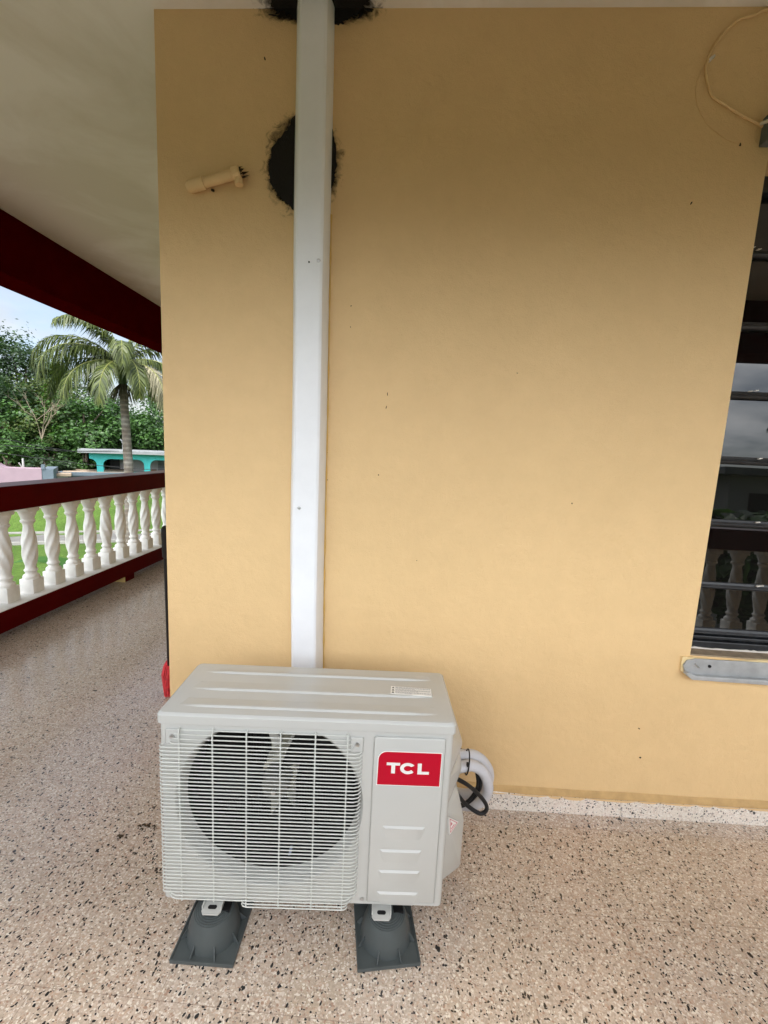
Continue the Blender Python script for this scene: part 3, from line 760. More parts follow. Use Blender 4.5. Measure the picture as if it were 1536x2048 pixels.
# stickers
Tm = Matrix.Translation((.596, .1165, Z1 + .0046)) @ Matrix.Rotation(R(-3.5), 4, 'Z')
lab = empty('warning_label', parent=ac); lab.matrix_local = Tm
bm = B(); box(bm, 0, .117, 0, .038, -.0015, .0006); ob('paper', bm, stick, lab)
bm = B()
rr = random.Random(2)
for blk, (zt_, n_) in enumerate(((.035, 3), (.0235, 3), (.0115, 3))):
    for r_ in range(n_):
        x = .0135; y = zt_ - r_ * .0034
        xe = .113 if r_ < n_ - 1 else rr.uniform(.06, .10)
        while x < xe:
            l_ = rr.uniform(.003, .009); box(bm, x, min(x + l_, .114), y - .0014, y, .0006, .0009); x += l_ + .0013
ob('fine_print', bm, ink, lab)
bm = B()
for k in range(3):
    y = .003 + k * .012; prism(bm, [(.003, y), (.0105, y), (.00675, y + .0075)], 'z', .0006, .0009)
ob('warning_triangle', bm, inkk, lab)

# right side: handle and valve covers
bm = B()
hull(bm, [(W - .002, .012, .602), (W - .002, .012, .490), (W + .024, .11, .585), (W + .050, .12, .5165), (W + .0505, .12, .505), (W + .044, .12, .489), (W + .024, .20, .585), (W + .050, .19, .5165), (W + .0505, .19, .505), (W + .044, .19, .489), (W - .002, .225, .60), (W - .002, .225, .49)])
hull(bm, [(W - .002, .012, .484), (W - .002, .018, .395), (W + .043, .11, .4855), (W + .049, .12, .4645), (W + .0545, .12, .4325), (W + .0505, .12, .4115), (W + .027, .12, .3915), (W + .043, .19, .4855), (W + .049, .19, .4645), (W + .0545, .19, .4325), (W + .0505, .19, .4115), (W + .027, .19, .3915), (W - .002, .225, .484), (W - .002, .225, .385)])
bmesh.ops.bevel(bm, geom=bm.edges[:], offset=.0028, segments=2, profile=.5, affect='EDGES')
ob('handle_cover', bm, acm, ac, smooth=True).data.set_sharp_from_angle(angle=R(22))
bm = B()
hull(bm, [(W - .002, .016, .166), (W - .002, .016, .380), (W + .067, .095, .128), (W + .067, .095, .287), (W + .045, .10, .371), (W + .020, .10, .400), (W + .067, .21, .125), (W + .067, .21, .287), (W + .045, .21, .371), (W + .020, .21, .400), (W - .002, .232, .125), (W - .002, .232, .40)])
bmesh.ops.bevel(bm, geom=bm.edges[:], offset=.0035, segments=2, profile=.5, affect='EDGES')
vc = ob('valve_cover', bm, acm, ac, smooth=True)
# triangular sticker on the slanted face of the valve cover
Pa, Pb, Pc = Vector((W, .016, .380)), Vector((W + .067, .095, .287)), Vector((W - .0, .016, .25))
nrm = (Pb - Pa).cross(Pc - Pa).normalized()
if nrm.x < 0: nrm = -nrm
e1 = (Pb - Pc).normalized(); e2 = nrm.cross(e1)
def on_face(u, v, h_): p = Pa.lerp(Pb, .30).lerp(Pc, .15); return p + e1 * u + e2 * v + nrm * h_
bm = B()
def tri_strip(pts, h0, h1, bm):
    a_ = [bm.verts.new(on_face(u, v, h0)) for u, v in pts]; b_ = [bm.verts.new(on_face(u, v, h1)) for u, v in pts]
    k_ = len(pts); fs = [bm.faces.new(a_), bm.faces.new(b_[::-1])] + [bm.faces.new((a_[i], b_[i], b_[(i + 1) % k_], a_[(i + 1) % k_])) for i in range(k_)]
    bmesh.ops.recalc_face_normals(bm, faces=fs)
tri_strip([(-.022, -.028), (.024, -.036), (-.012, .034)], 0, .0042, bm); sk = ob('hazard_sticker', bm, letm, ac)
bm = B()
T3 = [Vector((-.0185, -.0245)), Vector((.0185, -.0315)), Vector((-.0105, .0265))]; cen = (T3[0] + T3[1] + T3[2]) / 3
for i in range(3):
    a_, b_ = T3[i], T3[(i + 1) % 3]; a2, b2 = a_.lerp(cen, .16), b_.lerp(cen, .16); tri_strip([tuple(a_), tuple(b_), tuple(b2), tuple(a2)], .0040, .0046, bm)
tri_strip([(-.011, -.004), (-.003, -.006), (-.008, .010)], .0040, .0046, bm); tri_strip([(-.012, -.018), (.004, -.021), (.004, -.017), (-.012, -.014)], .0040, .0046, bm)
ob('hazard_print', bm, pink, sk)
# mounting feet brackets
for xb in (.139, .5965):
    for front in (1, 0):
        bm = B(); s_ = 1 if front else -1; yb = 0 if front else D_
        def Y(v): return yb - s_ * v
        pts = [(xb - .026, Y(-.03)), (xb - .026, Y(.024)), (xb - .020, Y(.032)), (xb + .020, Y(.032)), (xb + .026, Y(.024)), (xb + .026, Y(-.03))]
        prism(bm, pts, 'z', .0915, .0955)
        for sx in (-1, 1): box(bm, *sorted((xb + sx * .0265, xb + sx * .0235)), *sorted((Y(-.028), Y(.020))), .0956, .1049)
        ob('mounting_bracket', bm, acm, ac)
        bm = B()
        o_ = [(xb + (.0065 if math.cos(R(t)) > 0 else -.0065) + .0055 * math.cos(R(t)), Y(.014) + .0055 * math.sin(R(t))) for t in range(0, 360, 20)]
        prism(bm, o_, 'z', .0957, .0962); ob('bolt_slot', bm, black, ac)

# ================================================================== RUBBER FEET
def foot():
    root = empty('mounting_foot')
    bm = B(); box(bm, -.0835, .0835, -.0835, .0835, 0, .0085, .002)
    box(bm, -.0835, .0835, -.0835, -.0795, .0085, .0115); box(bm, -.0835, .0835, .0795, .0835, .0085, .0115); box(bm, -.0835, -.0795, -.079, .079, .0085, .0115); box(bm, .0795, .0835, -.079, .079, .0085, .0115)
    ob('base_plate', bm, footm, root)
    bm = B()
    prof = [(.0700, .0086), (.0685, .020), (.065, .038), (.0605, .053), (.056, .064), (.053, .071), (.051, .0745), (.048, .0752), (.0475, .0768), (.0435, .0772), (.043, .0788), (.0385, .0792), (.038, .0808), (.0335, .0812), (.033, .0826), (.02, .083)]
    lathe(bm, prof, 48); ob('dome', bm, footm, root, smooth=True)
    for k in range(8):
        bm = B(); t = R(22.5 + 45 * k)
        rr_ = .0775 / max(abs(math.cos(t)), abs(math.sin(t)))
        for f in prism(bm, [(.062, .009), (.062, .034), (.069, .032), (rr_, .011), (rr_, .009)], 'y', -.0013, .0013): pass
        bmesh.ops.rotate(bm, verts=bm.verts, matrix=Matrix.Rotation(t, 3, 'Z')); ob('rib', bm, footm, root)
    bm = B(); box(bm, .018, .046, -.012, .022, .0765, .0836, .001); ob('slot_recess', bm, black, root)
    bm = B(); tube(bm, [(0, 0, .083), (0, 0, .0912)], .009, 6); ob('nut', bm, black, root)
    return root
f0 = foot(); ca, sa = math.cos(R(3.7169)), math.sin(R(3.7169))
spots = [((-.4645, -.5345), 1.5, 'dark grey domed plastic foot under the front left corner of the condenser'), ((.008, -.499), 10.5, 'dark grey domed plastic foot under the front right of the condenser below its panel'),
         ((-.4775, -.268), 3, 'dark grey domed plastic foot at the back left under the condenser'), ((-.021, -.238), 5, 'dark grey domed plastic foot at the back right under the condenser')]
for i, (p, a, lb) in enumerate(spots):
    o = f0 if i == 0 else copy_tree(f0)
    o.location = (*p, .0003); o.rotation_euler.z = R(a); tag(o, lb, 'mounting foot', 'plastic feet under the condenser')

# ================================================================== PIPES AND CABLES BESIDE THE CONDENSER
pl = empty('insulated_pipe', (.2, -.22, .38)); tag(pl, 'nearer white insulated pipe curving out of the condenser side', 'pipe', 'white insulated refrigerant pipes')
def loc_(pts, o): return [(x - o[0], y - o[1], z - o[2]) for x, y, z in pts]
bm = B(); o_ = (.2, -.22, .38)
tube(bm, spline(loc_([(.135, -.335, .392), (.205, -.32, .392), (.249, -.30, .386), (.287, -.285, .355), (.310, -.27, .300), (.3085, -.255, .245), (.284, -.235, .195), (.245, -.205, .163), (.16, -.17, .150), (.0, -.13, .150), (-.2, -.09, .2), (-.33, -.04, .30)], o_), 8), .0168, 16)
ob('insulation', bm, insul, pl, smooth='all')
bm = B(); ring = []
for k in range(25):
    t = 2 * math.pi * k / 24; ring.append((.2325 - .2 + .0035 * math.sin(t), -.300 + .22 + .0325 * math.cos(t), .397 - .38 + .0365 * math.sin(t)))
tube(bm, ring, .0022, 6); box(bm, .0255, .0335, -.118, -.108, .028, .038, .001)
ob('cable_tie', bm, black, pl)
pl2 = empty('insulated_pipe', (.2, -.22, .38)); tag(pl2, 'outer white insulated pipe curving close to the yellow wall', 'pipe', 'white insulated refrigerant pipes')
bm = B()
tube(bm, spline(loc_([(.135, -.285, .396), (.21, -.275, .397), (.254, -.258, .389), (.290, -.240, .360), (.318, -.22, .312), (.326, -.20, .258), (.314, -.185, .207), (.280, -.165, .172), (.235, -.14, .150), (.16, -.11, .148), (.0, -.07, .150), (-.2, -.04, .2), (-.32, -.03, .32)], o_), 8), .0178, 16)
ob('insulation', bm, insul, pl2, smooth='all')
wr = empty('power_cable', (.2, -.32, .37)); tag(wr, 'thick black cable looping beside the valve cover of the condenser', 'cable')
bm = B(); o_ = (.2, -.32, .37)
tube(bm, spline(loc_([(.165, -.37, .405), (.2132, -.355, .3728), (.2428, -.34, .3434), (.2764, -.325, .3038), (.298, -.32, .2715), (.2985, -.32, .2515), (.280, -.32, .2405), (.2407, -.32, .2635), (.2119, -.33, .300), (.1943, -.35, .3387), (.175, -.37, .36)], o_), 8), .0062, 12)
ob('cord', bm, black, wr, smooth='all')
bm = B(); tube(bm, [(-.012, -.03, -.025), (-.022, -.045, -.008)], [.010, .012], 12); ob('cable_gland', bm, fanm, wr)
for off, lb in ((0, 'inner'), (.014, 'outer')):
    w2 = empty('control_cable', (.24, -.24, .22)); tag(w2, f'{lb} thin black cable hugging the white insulated pipes', 'cable', 'thin black cables along the pipes')
    bm = B(); o_ = (.24, -.24, .22)
    tube(bm, spline(loc_([(.20 + off, -.255, .405), (.255 + off * .3, -.26, .378), (.272 + off * .5, -.275, .335), (.275 + off * .7, -.28, .30), (.264 + off * .7, -.28, .268), (.244 + off * .6, -.28, .240), (.21 + off, -.27, .213), (.16, -.25 + off, .19)], o_), 8), .0048, 10)
    ob('cord', bm, black, w2, smooth='all')

# small dirt on the floor
bm = B(); q = random.Random(12)
for k in range(14):
    cx, cy = (q.gauss(0, .014), q.gauss(0, .008)) if k < 9 else (q.gauss(-.055, .012), q.gauss(-.045, .006)); r_ = q.uniform(.003, .009); tube(bm, [(cx - r_, cy, .0012), (cx, cy + r_ * .3, .003), (cx + r_, cy + q.uniform(-.004, .004), .002)], [r_ * .25, r_ * .5, r_ * .3], 6)
tagob('dirt_speck', bm, chipm, 'dark crumbs of dirt on the terrazzo left of the condenser', 'dirt', loc=(-.846, -.2435, 0))

# ================================================================== BROOM
br = empty('broom', (-1.212, .58, 0)); tag(br, 'black handled broom with red bristles leaning beyond the wall corner', 'broom')
top_, base_ = Vector((-.9065, .030, 1.012)), Vector((-1.221, .575, .145))
bm = B(); tube(bm, [base_ - br.location, top_.lerp(base_, .14) - br.location], .0095, 12); ob('handle', bm, black, br, smooth=True)
bm = B(); tube(bm, [top_.lerp(base_, .16) - br.location, top_.lerp(base_, .155) - br.location, top_.lerp(base_, .01) - br.location, top_ - br.location], [.0105, .0145, .0155, .011], 12); ob('grip', bm, black, br, smooth=True)
bm = B(); q = random.Random(9)
for k in range(150):
    u, v = q.uniform(-.5, .5), q.uniform(-.5, .5); sx, sy = .062, .05
    p0 = Vector((u * sx, v * sy, .152 - .01 * q.random())); p1 = Vector((u * sx * 1.25, v * sy * 1.6, .10)); p2 = Vector((u * sx * .7 + .022 + q.gauss(0, .005), v * sy * 3 + q.gauss(0, .006), .004 + .01 * q.random()))
    tube(bm, [p0, p1, p2], [.004, .0042, .003], 5)
ob('bristles', bm, redb, br)
bm = B(); hull(bm, [(x * .036, y * .02, z) for x, y, z in [(-1, -1, .142), (1, -1, .142), (-1, 1, .142), (1, 1, .142), (-.5, -.7, .178), (.5, -.7, .178), (-.5, .7, .178), (.5, .7, .178)]]); ob('broom_head', bm, redb, br)

# ================================================================== OUTSIDE
GZ = -3.5
grass = Mat('lawn_grass', (.075, .15, .022), .9, .15)
gc = grass.ramp(grass.noise(.35, 6, .65), [(.3, (.042, .082, .016)), (.5, (.075, .135, .024)), (.66, (.10, .165, .034)), (.75, (.14, .13, .06))])
grass.set('Base Color', grass.mix(1., gc, grass.ramp(grass.noise(9, 4, .7), [(.25, .55), (.75, 1.35)]), 'MULTIPLY')); grass.bump(grass.noise(14, 4), .8, .06)
road = vary(Mat('asphalt_road', (.17, .165, .155), .9, .2), .8, 1.15, 2.0)
kerbm = vary(Mat('concrete_kerb', (.30, .29, .27), .85, .2), .8, 1.1, 3)
turq = vary(Mat('turquoise_paint', (.05, .40, .40), .6, .3), .92, 1.05, 2)
hwhite = vary(Mat('pale_house_paint', (.48, .465, .465), .7, .3), .92, 1.04, 2)
slabm = vary(Mat('grey_roof_slab', (.27, .28, .29), .85, .2), .8, 1.1, 1.5)
tanroof = Mat('tan_flat_roof', (.40, .31, .235), .9, .2); vary(tanroof, .75, 1.15, .9)
pinkp = vary(Mat('lilac_pink_paint', (.35, .25, .295), .7, .3), .9, 1.05, 2)
bluegrey = vary(Mat('blue_grey_paint', (.135, .17, .205), .7, .3), .9, 1.08, 2)
darkop = Mat('dark_opening', (.02, .02, .022), .5, .4)
wirem = Mat('power_line_black', (.02, .02, .022), .6, .3)

rd_a = math.atan2(1.25, 2.7)
def bank(x, y):     # the ground rises gently beyond the road
    d_ = -(x + 16.8) * math.sin(rd_a) + (y - 17.45) * math.cos(rd_a); t = max(0, min(1, (d_ - 1.35) / 5.5)); return GZ + 1.15 * t * (2 - t)
gc_ = [-400, -250, -150, -90, -60, -45] + [-40 + 1.25 * i for i in range(41)] + [14, 20, 30, 45, 60, 90, 150, 250, 400]
bm = B(); G = len(gc_) - 1; Vg = [[bm.verts.new((gx_, gy_ + 22 * (1 if abs(gy_) < 100 else 0), bank(gx_, gy_ + 22 * (1 if abs(gy_) < 100 else 0)))) for gx_ in gc_] for gy_ in gc_]
for j in range(G):
    for i in range(G): bm.faces.new((Vg[j][i], Vg[j][i + 1], Vg[j + 1][i + 1], Vg[j + 1][i]))
tag(ob('ground', bm, grass, smooth='all'), 'green lawn below the porch', 'ground', kind='structure')
bm = B(); box(bm, -14, 14, -13, -1.95, GZ - .05, GZ + .006); box(bm, -7.5, -2.95, -1.949, 12, GZ - .05, GZ + .006)  # added unseen paving, its grey tuned for the light bounced under the porch
tag(ob('bounce_slab', bm, Mat('bounce_slab_concrete', (.20, .175, .145), .9, .2)), 'unseen concrete slab added to bounce light up into the porch', 'bounce_slab', kind='structure')
# road with kerbs
def strip(name, m, d0, d1, h_, label, cat):
    bm = B(); c_, s_ = math.cos(rd_a), math.sin(rd_a)
    def P(t, d_): return (-16.8 + t * c_ - d_ * s_, 17.45 + t * s_ + d_ * c_)
    prism(bm, [P(-70, d0), P(90, d0), P(90, d1), P(-70, d1)], 'z', GZ - .05, GZ + h_)
    tag(ob(name, bm, m), label, cat, kind='structure')
strip('road', road, -1.1, 1.1, .008, 'grey asphalt road behind the balusters', 'road')
strip('kerb', kerbm, 1.102, 1.30, .12, 'pale concrete kerb on the far side of the road', 'kerb')
strip('kerb', kerbm, -1.30, -1.102, .12, 'pale concrete kerb on the near side of the road', 'kerb')

# foundation of our own house down to the ground
bm = B(); box(bm, -2.95, 6.1, -1.9, 8.9, GZ - .1, -.181)
tagob('lower_storey', bm, hwhite, 'pale lower storey carrying the terrazzo porch', 'building')

# --- turquoise house
hx = Vector((.827, .562, 0)); ang = math.atan2(hx.y, hx.x)
th = empty('porch_house', (-21.2, 27.5, GZ), ang); tag(th, 'turquoise single storey house with arched porch and flat grey roof', 'house')
bm = B(); box(bm, -1.45, 17, -.75, 9.5, 3.79, 4.02, .01); ob('roof', bm, slabm, th)
bm = B()
def arch(x0, x1, zt, zb, r=.42, n=7):
    """opening outline with rounded shoulders"""
    return [(x0, zb)] + [(x0 + r - r * math.cos(R(90 * k / n)), zt - r + r * math.sin(R(90 * k / n))) for k in range(n + 1)] + [(x1 - r + r * math.sin(R(90 * k / n)), zt - r + r * math.cos(R(90 * k / n))) for k in range(n + 1)] + [(x1, zb)]
cols_ = [-.25, 2.62, 5.5, 8.4, 11.3, 14.2]; cw = .19
for i, cxx in enumerate(cols_):      # pillar with arched shoulders flaring into the beam
    L_ = [(cxx - cw, 0)] + [(cxx - cw - .42 + .42 * math.cos(R(90 * k / 6)), 2.98 + .42 * math.sin(R(90 * k / 6))) for k in range(7)]
    Rr = [(cxx + cw + .42 - .42 * math.cos(R(90 * k / 6)), 2.98 + .42 * math.sin(R(90 * k / 6))) for k in range(7)]
    prism(bm, L_ + Rr[::-1] + [(cxx + cw, 0)], 'y', -.16, .16)
box(bm, -.86, 16.9, -.16, .16, 3.402, 3.788)
# side arcade going back
for yy in (2.6,): prism(bm, [(yy - cw, 0), (yy - cw, 2.98)] + [(yy - cw - .42 + .42 * math.cos(R(90 * k / 6)), 2.98 + .42 * math.sin(R(90 * k / 6))) for k in range(7)] + [(yy + cw + .42 - .42 * math.cos(R(90 * k / 6)), 2.98 + .42 * math.sin(R(90 * k / 6))) for k in range(7)][::-1] + [(yy + cw, 0)], 'x', -.41, -.09)
box(bm, -.42, -.08, .161, 9, 3.402, 3.788)
ob('arcade', bm, turq, th)
bm = B(); box(bm, .9, 16.8, 3.2, 9.2, .01, 3.785); ob('wall', bm, hwhite, th)
bm = B(); box(bm, .25, .88, 3.1, 3.3, .6, 3.2); ob('door', bm, darkop, th)
for x0, x1 in ((3.5, 4.5), (4.75, 5.75), (9.0, 10.6)):
    bm = B(); box(bm, x0 - .06, x1 + .06, 3.12, 3.199, 2.1, 3.3)
    wn = ob('window', bm, hwhite, th)
    bm = B()
    for k in range(9): prism(bm, [(3.06, 2.16 + k * .12), (3.115, 2.25 + k * .12), (3.119, 2.16 + k * .12)], 'x', x0, x1)
    ob('louvre', bm, slabm, wn)
bm = B(); box(bm, 2.7, 3.4, 3.0, 3.19, .7, 2.55); ob('door', bm, Mat('brown_door', (.28, .16, .08), .6, .3), th)
bm = B(); box(bm, -.05, 2.42, -.1, .1, 2.36, 2.5); box(bm, 2.83, 5.3, -.1, .1, 2.36, 2.5); box(bm, 5.7, 8.2, -.1, .1, 2.36, 2.5); box(bm, -.40, -.10, .17, 2.4, 2.36, 2.5)
box(bm, -.05, 2.42, -.1, .1, .0, 1.6); box(bm, 2.83, 5.3, -.1, .1, 0, 1.6); box(bm, 5.7, 8.2, -.1, .1, 0, 1.6); box(bm, -.40, -.10, .17, 2.4, 0, 1.6); ob('porch_rail', bm, turq, th)
bm = B()
for a_, b_ in ((-.05, 2.42), (2.83, 5.3), (5.7, 8.2)):
    n_ = int((b_ - a_) / .2)
    for k in range(n_):
        x = a_ + .1 + k * .2; lathe(bm, [(.05, 1.6), (.03, 1.75), (.06, 1.95), (.03, 2.2), (.055, 2.36)], 8, x, 0)
ob('porch_balusters', bm, hwhite, th)
# roof clutter
bm = B(); tube(bm, [(1.2, 1.2, 4.0), (1.2, 1.2, 4.55), (1.16, 1.18, 4.62)], [.10, .09, .12], 8); tube(bm, [(1.2, 1.2, 4.55), (1.0, 1.15, 4.8)], .05, 6); tube(bm, [(1.2, 1.2, 4.6), (1.3, 1.15, 4.85)], .04, 6); ob('roof_mast', bm, slabm, th)
bm = B(); tube(bm, [(6.0, 1.2, 4.0), (6.0, 1.2, 4.62)], .04, 6); ob('vent_pipe', bm, hwhite, th)
bm = B(); tube(bm, [(8.4, 1.1, 4.0), (8.4, 1.1, 4.6), (8.3, .9, 4.75)], .035, 6)
lathe(bm, [(.03, 0), (.22, .04), (.36, .12), (.40, .16), (.36, .135), (.22, .06), (.03, .02)], 14)
vs = bm.verts[-98:]; bmesh.ops.rotate(bm, verts=vs, matrix=Matrix.Rotation(R(70), 3, 'X')); bmesh.ops.translate(bm, verts=vs, vec=(8.5, .85, 4.75)); ob('satellite_dish', bm, slabm, th)

# --- pink and grey low house in front
lh = empty('flat_roofed_house', (-21.9, 23.2, GZ - 1.07), R(36)); tag(lh, 'low flat roofed house with lilac parapet wall and blue grey walls', 'house')
LX = 0
bm = B(); box(bm, -9, -.02, .6, 8, .02, 2.86); box(bm, .45, 3.7, 2.0, 6.0, .02, 2.72); ob('wall', bm, bluegrey, lh)
bm = B(); box(bm, -9.2, -.0, .42, 8.2, 2.865, 2.99); box(bm, .44, 3.85, 1.9, 6.1, 2.725, 2.90); ob('roof', bm, bluegrey, lh)
bm = B(); box(bm, -9.1, -.1, .6, 8.1, 2.992, 3.02); box(bm, .6, 3.75, 2.15, 6.0, 2.902, 2.92); ob('roof_deck', bm, tanroof, lh)
bm = B(); pts = [(-1.62, .02), (-1.62, 3.41)] + [(-1.62 + .36 * (k / 5), 3.41 - .17 * math.sin(R(90 * k / 5))) for k in range(1, 6)] + [(-.01, 3.22), (-.01, .02)]
prism(bm, pts, 'y', -.6, .4); ob('parapet_wall', bm, pinkp, lh)
bm = B(); box(bm, 0, .44, -.58, 2.0, .02, 3.2); box(bm, -.02, .12, -.62, -.3, 3.201, 3.42); ob('chimney_block', bm, bluegrey, lh)
bm = B(); tube(bm, [(-.9, 1.2, 3.0), (-.9, 1.2, 3.62)], .045, 6); tube(bm, [(-.9, 1.2, 3.1), (-1.05, 1.1, 3.4)], .03, 5); ob('roof_mast', bm, hwhite, lh)

lh.scale = (1.222, 1.222, 1.222)
# far low roof between them
fr = empty('low_shed', (-22.6, 24.3, GZ), R(38)); tag(fr, 'low shed with a wide tan flat roof behind the lilac house', 'shed')
bm = B(); box(bm, -4, 1.0, 0, 4, 0, 2.30); ob('wall', bm, hwhite, fr)
bm = B(); box(bm, -4.2, 1.2, -.2, 4.2, 2.301, 2.46); ob('roof', bm, tanroof, fr)

# --- power lines
for pts, lb in ([[(-27.5, 17.6, 1.75), (-23.22, 21.92, 1.03), (-22.28, 22.82, .75), (-20.65, 24.21, .45), (-19.7, 26.9, .5)], 'upper sagging power line before the dark trees'], [[(-26.5, 19.2, 1.0), (-22.2, 22.89, .55), (-20.91, 24.01, .42), (-19.9, 26.7, .5)], 'middle power line reaching the turquoise house roof'], [[(-27, 18.2, .9), (-23.26, 21.89, .21), (-21.01, 23.92, -.24), (-18.7, 25.66, -.52), (-16.56, 27.02, -.63), (-11, 30, -.5)], 'lowest power line crossing before the turquoise porch']):
    bm = B(); tube(bm, spline(pts, 6), .018, 5); tagob('power_line', bm, wirem, lb, 'power line', 'power lines over the road')

# --- foliage
def leaf_mat(name, dark, light, rough=.5, tr=.25):
    m = Mat(name, light, rough, .35)
    g = m.t.nodes.new('ShaderNodeNewGeometry')
    c_ = m.ramp(g.outputs['Random Per Island'], [(0, dark), (.55, light), (1, tuple(min(1, v * 1.5) for v in light))])
    m.set('Base Color', c_)
    trn = m.t.nodes.new('ShaderNodeBsdfTranslucent'); m.t.links.new(m.mix(1., c_, (1.2, 1.5, .6), 'MULTIPLY'), trn.inputs[0])
    ms = m.t.nodes.new('ShaderNodeMixShader'); ms.inputs[0].default_value = tr
    m.t.links.new(m.b.outputs[0], ms.inputs[1]); m.t.links.new(trn.outputs[0], ms.inputs[2]); m.t.links.new(ms.outputs[0], m.out.inputs[0])
    return m
leafA = leaf_mat('broad_green_leaves', (.016, .042, .012), (.062, .128, .034), .38)
leafB = leaf_mat('olive_leaves', (.030, .050, .014), (.085, .115, .032), .55)
leafC = leaf_mat('dark_blue_green_leaves', (.012, .028, .013), (.040, .072, .030), .45)
bark = vary(Mat('grey_bark', (.14, .11, .085), .9, .2), .6, 1.3, 6)
def tree(name, label, x, y, ztop, rx, rz, leaf, lsize, nclump, nleaf, seed, cat='tree', group='trees on the hillside behind the houses', flat=.6):
    q = random.Random(seed); root = empty(name, (x, y, GZ)); tag(root, label, cat, group)
    cz = ztop - GZ - rz
    bm = B(); nodes = []
    tube(bm, [(0, 0, -.1), (.1, .05, cz * .4), (q.uniform(-.3, .3), q.uniform(-.3, .3), cz * .8), (q.uniform(-.4, .4), q.uniform(-.4, .4), cz + rz * .4)], [.26, .2, .15, .06], 8)
    cl = []
    for k in range(nclump):
        while True:
            v = Vector((q.uniform(-1, 1), q.uniform(-1, 1), q.uniform(-1, 1)))
            if .3 < v.length < 1: break
        v = v * (.55 + .45 * q.random()) / max(v.length, .01) * min(1, v.length + .25)
        c = Vector((v.x * rx, v.y * rx, cz + v.z * rz)); cl.append(c)
    for c in cl[:10]:
        tube(bm, [(q.uniform(-.1, .1), q.uniform(-.1, .1), cz * q.uniform(.45, .85)), tuple(c * .55 + Vector((0, 0, cz * .42))), tuple(c)], [.09, .06, .02], 5)
    ob('trunk', bm, bark, root)
    vs, fs = [], []
    for c in cl:
        cr_ = q.uniform(.24, .46) * min(rx, rz) * 1.05; tilt = Vector((q.gauss(0, .25), q.gauss(0, .25), 1)).normalized()
        for j in range(nleaf):
            d_ = Vector((q.gauss(0, 1), q.gauss(0, 1), q.gauss(0, .55))); d_ = d_.normalized() * cr_ * q.random() ** .45
            p = c + d_; s_ = lsize * q.uniform(.6, 1.25)
            nrm = (tilt + d_.normalized() * .7 + Vector((q.gauss(0, .35), q.gauss(0, .35), q.gauss(0, .25)))).normalized()
            a_ = nrm.orthogonal().normalized(); a_ = Matrix.Rotation(q.uniform(0, 6.28), 3, nrm) @ a_; b_ = nrm.cross(a_)
            i0 = len(vs); vs += [p - a_ * s_ * .5, p + b_ * s_ * .30 - nrm * s_ * .04, p + a_ * s_ * .5 - nrm * s_ * .12, p - b_ * s_ * .30 - nrm * s_ * .04]
            fs.append((i0, i0 + 1, i0 + 2, i0 + 3))
    me = bpy.data.meshes.new('crown'); me.from_pydata([tuple(v) for v in vs], [], fs); me.materials.append(leaf.m)
    o = bpy.data.objects.new('crown', me); COL.objects.link(o); o.parent = root
    return root
T = [  # x, y, top, rx, rz, leaf, size, clumps, leaves, label
 (-34.4, 35.6, 9.9, 3.8, 4.4, leafC, .34, 110, 90, 'tall dark bushy tree rising highest at the left edge'),
 (-30.8, 34.2, 6.6, 2.7, 2.8, leafB, .26, 44, 70, 'rounded olive green tree right of the tallest tree'),
 (-32.2, 31.0, 6.0, 3.0, 3.2, leafC, .32, 60, 70, 'dark tree at the left edge below the tallest tree'),
 (-29.6, 28.6, 3.6, 2.5, 2.6, leafA, .36, 40, 60, 'broad leaved bright tree at the left edge over the lilac house'),
 (-28.0, 30.4, 3.9, 2.6, 2.5, leafB, .30, 36, 60, 'yellowish tree behind the bare branches'),
 (-25.6, 31.3, 4.9, 2.9, 2.9, leafA, .38, 52, 60, 'big leaved bright green tree left of the palm trunk'),
 (-23.6, 33.8, 4.6, 2.6, 3.0, leafA, .38, 44, 60, 'big leaved green tree straight behind the palm trunk'),
 (-20.9, 36.0, 6.2, 3.4, 4.0, leafA, .38, 50, 60, 'big leaved green tree right of the palm trunk'),
 (-33.6, 39.5, 7.2, 3.2, 4.0, leafC, .34, 40, 70, 'dark tree filling the gap behind the palm fronds'),
 (-27.5, 40.0, 6.4, 4.2, 4.6, leafC, .36, 46, 70, 'dark tree deep behind the palm crown'),
 (-22.5, 42.0, 7.6, 4.4, 5.0, leafC, .36, 46, 70, 'dark tree against the yellow wall edge'),
 (-27.2, 26.6, 1.1, 1.7, 1.7, leafA, .32, 34, 50, 'low leafy tree just above the lilac parapet'),
 (-26.0, 29.0, 1.5, 1.7, 1.8, leafA, .32, 34, 50, 'low leafy tree left of the turquoise roof'),
 (-24.0, 29.3, 1.2, 1.2, 1.5, leafA, .32, 26, 50, 'small leafy tree touching the turquoise roof corner'),
 (-24.6, 26.9, .1, 1.4, 1.4, leafC, .30, 30, 60, 'dark low tree between the lilac house and turquoise house'),
]
for i, (x, y, zt, rx, rz, lf, ls, nc, nl, lb) in enumerate(T):
    tree('leafy_tree', lb, x, y, zt, rx, rz, lf, ls * .82, int(nc * 1.15), int(nl * 1.9), 20 + i)
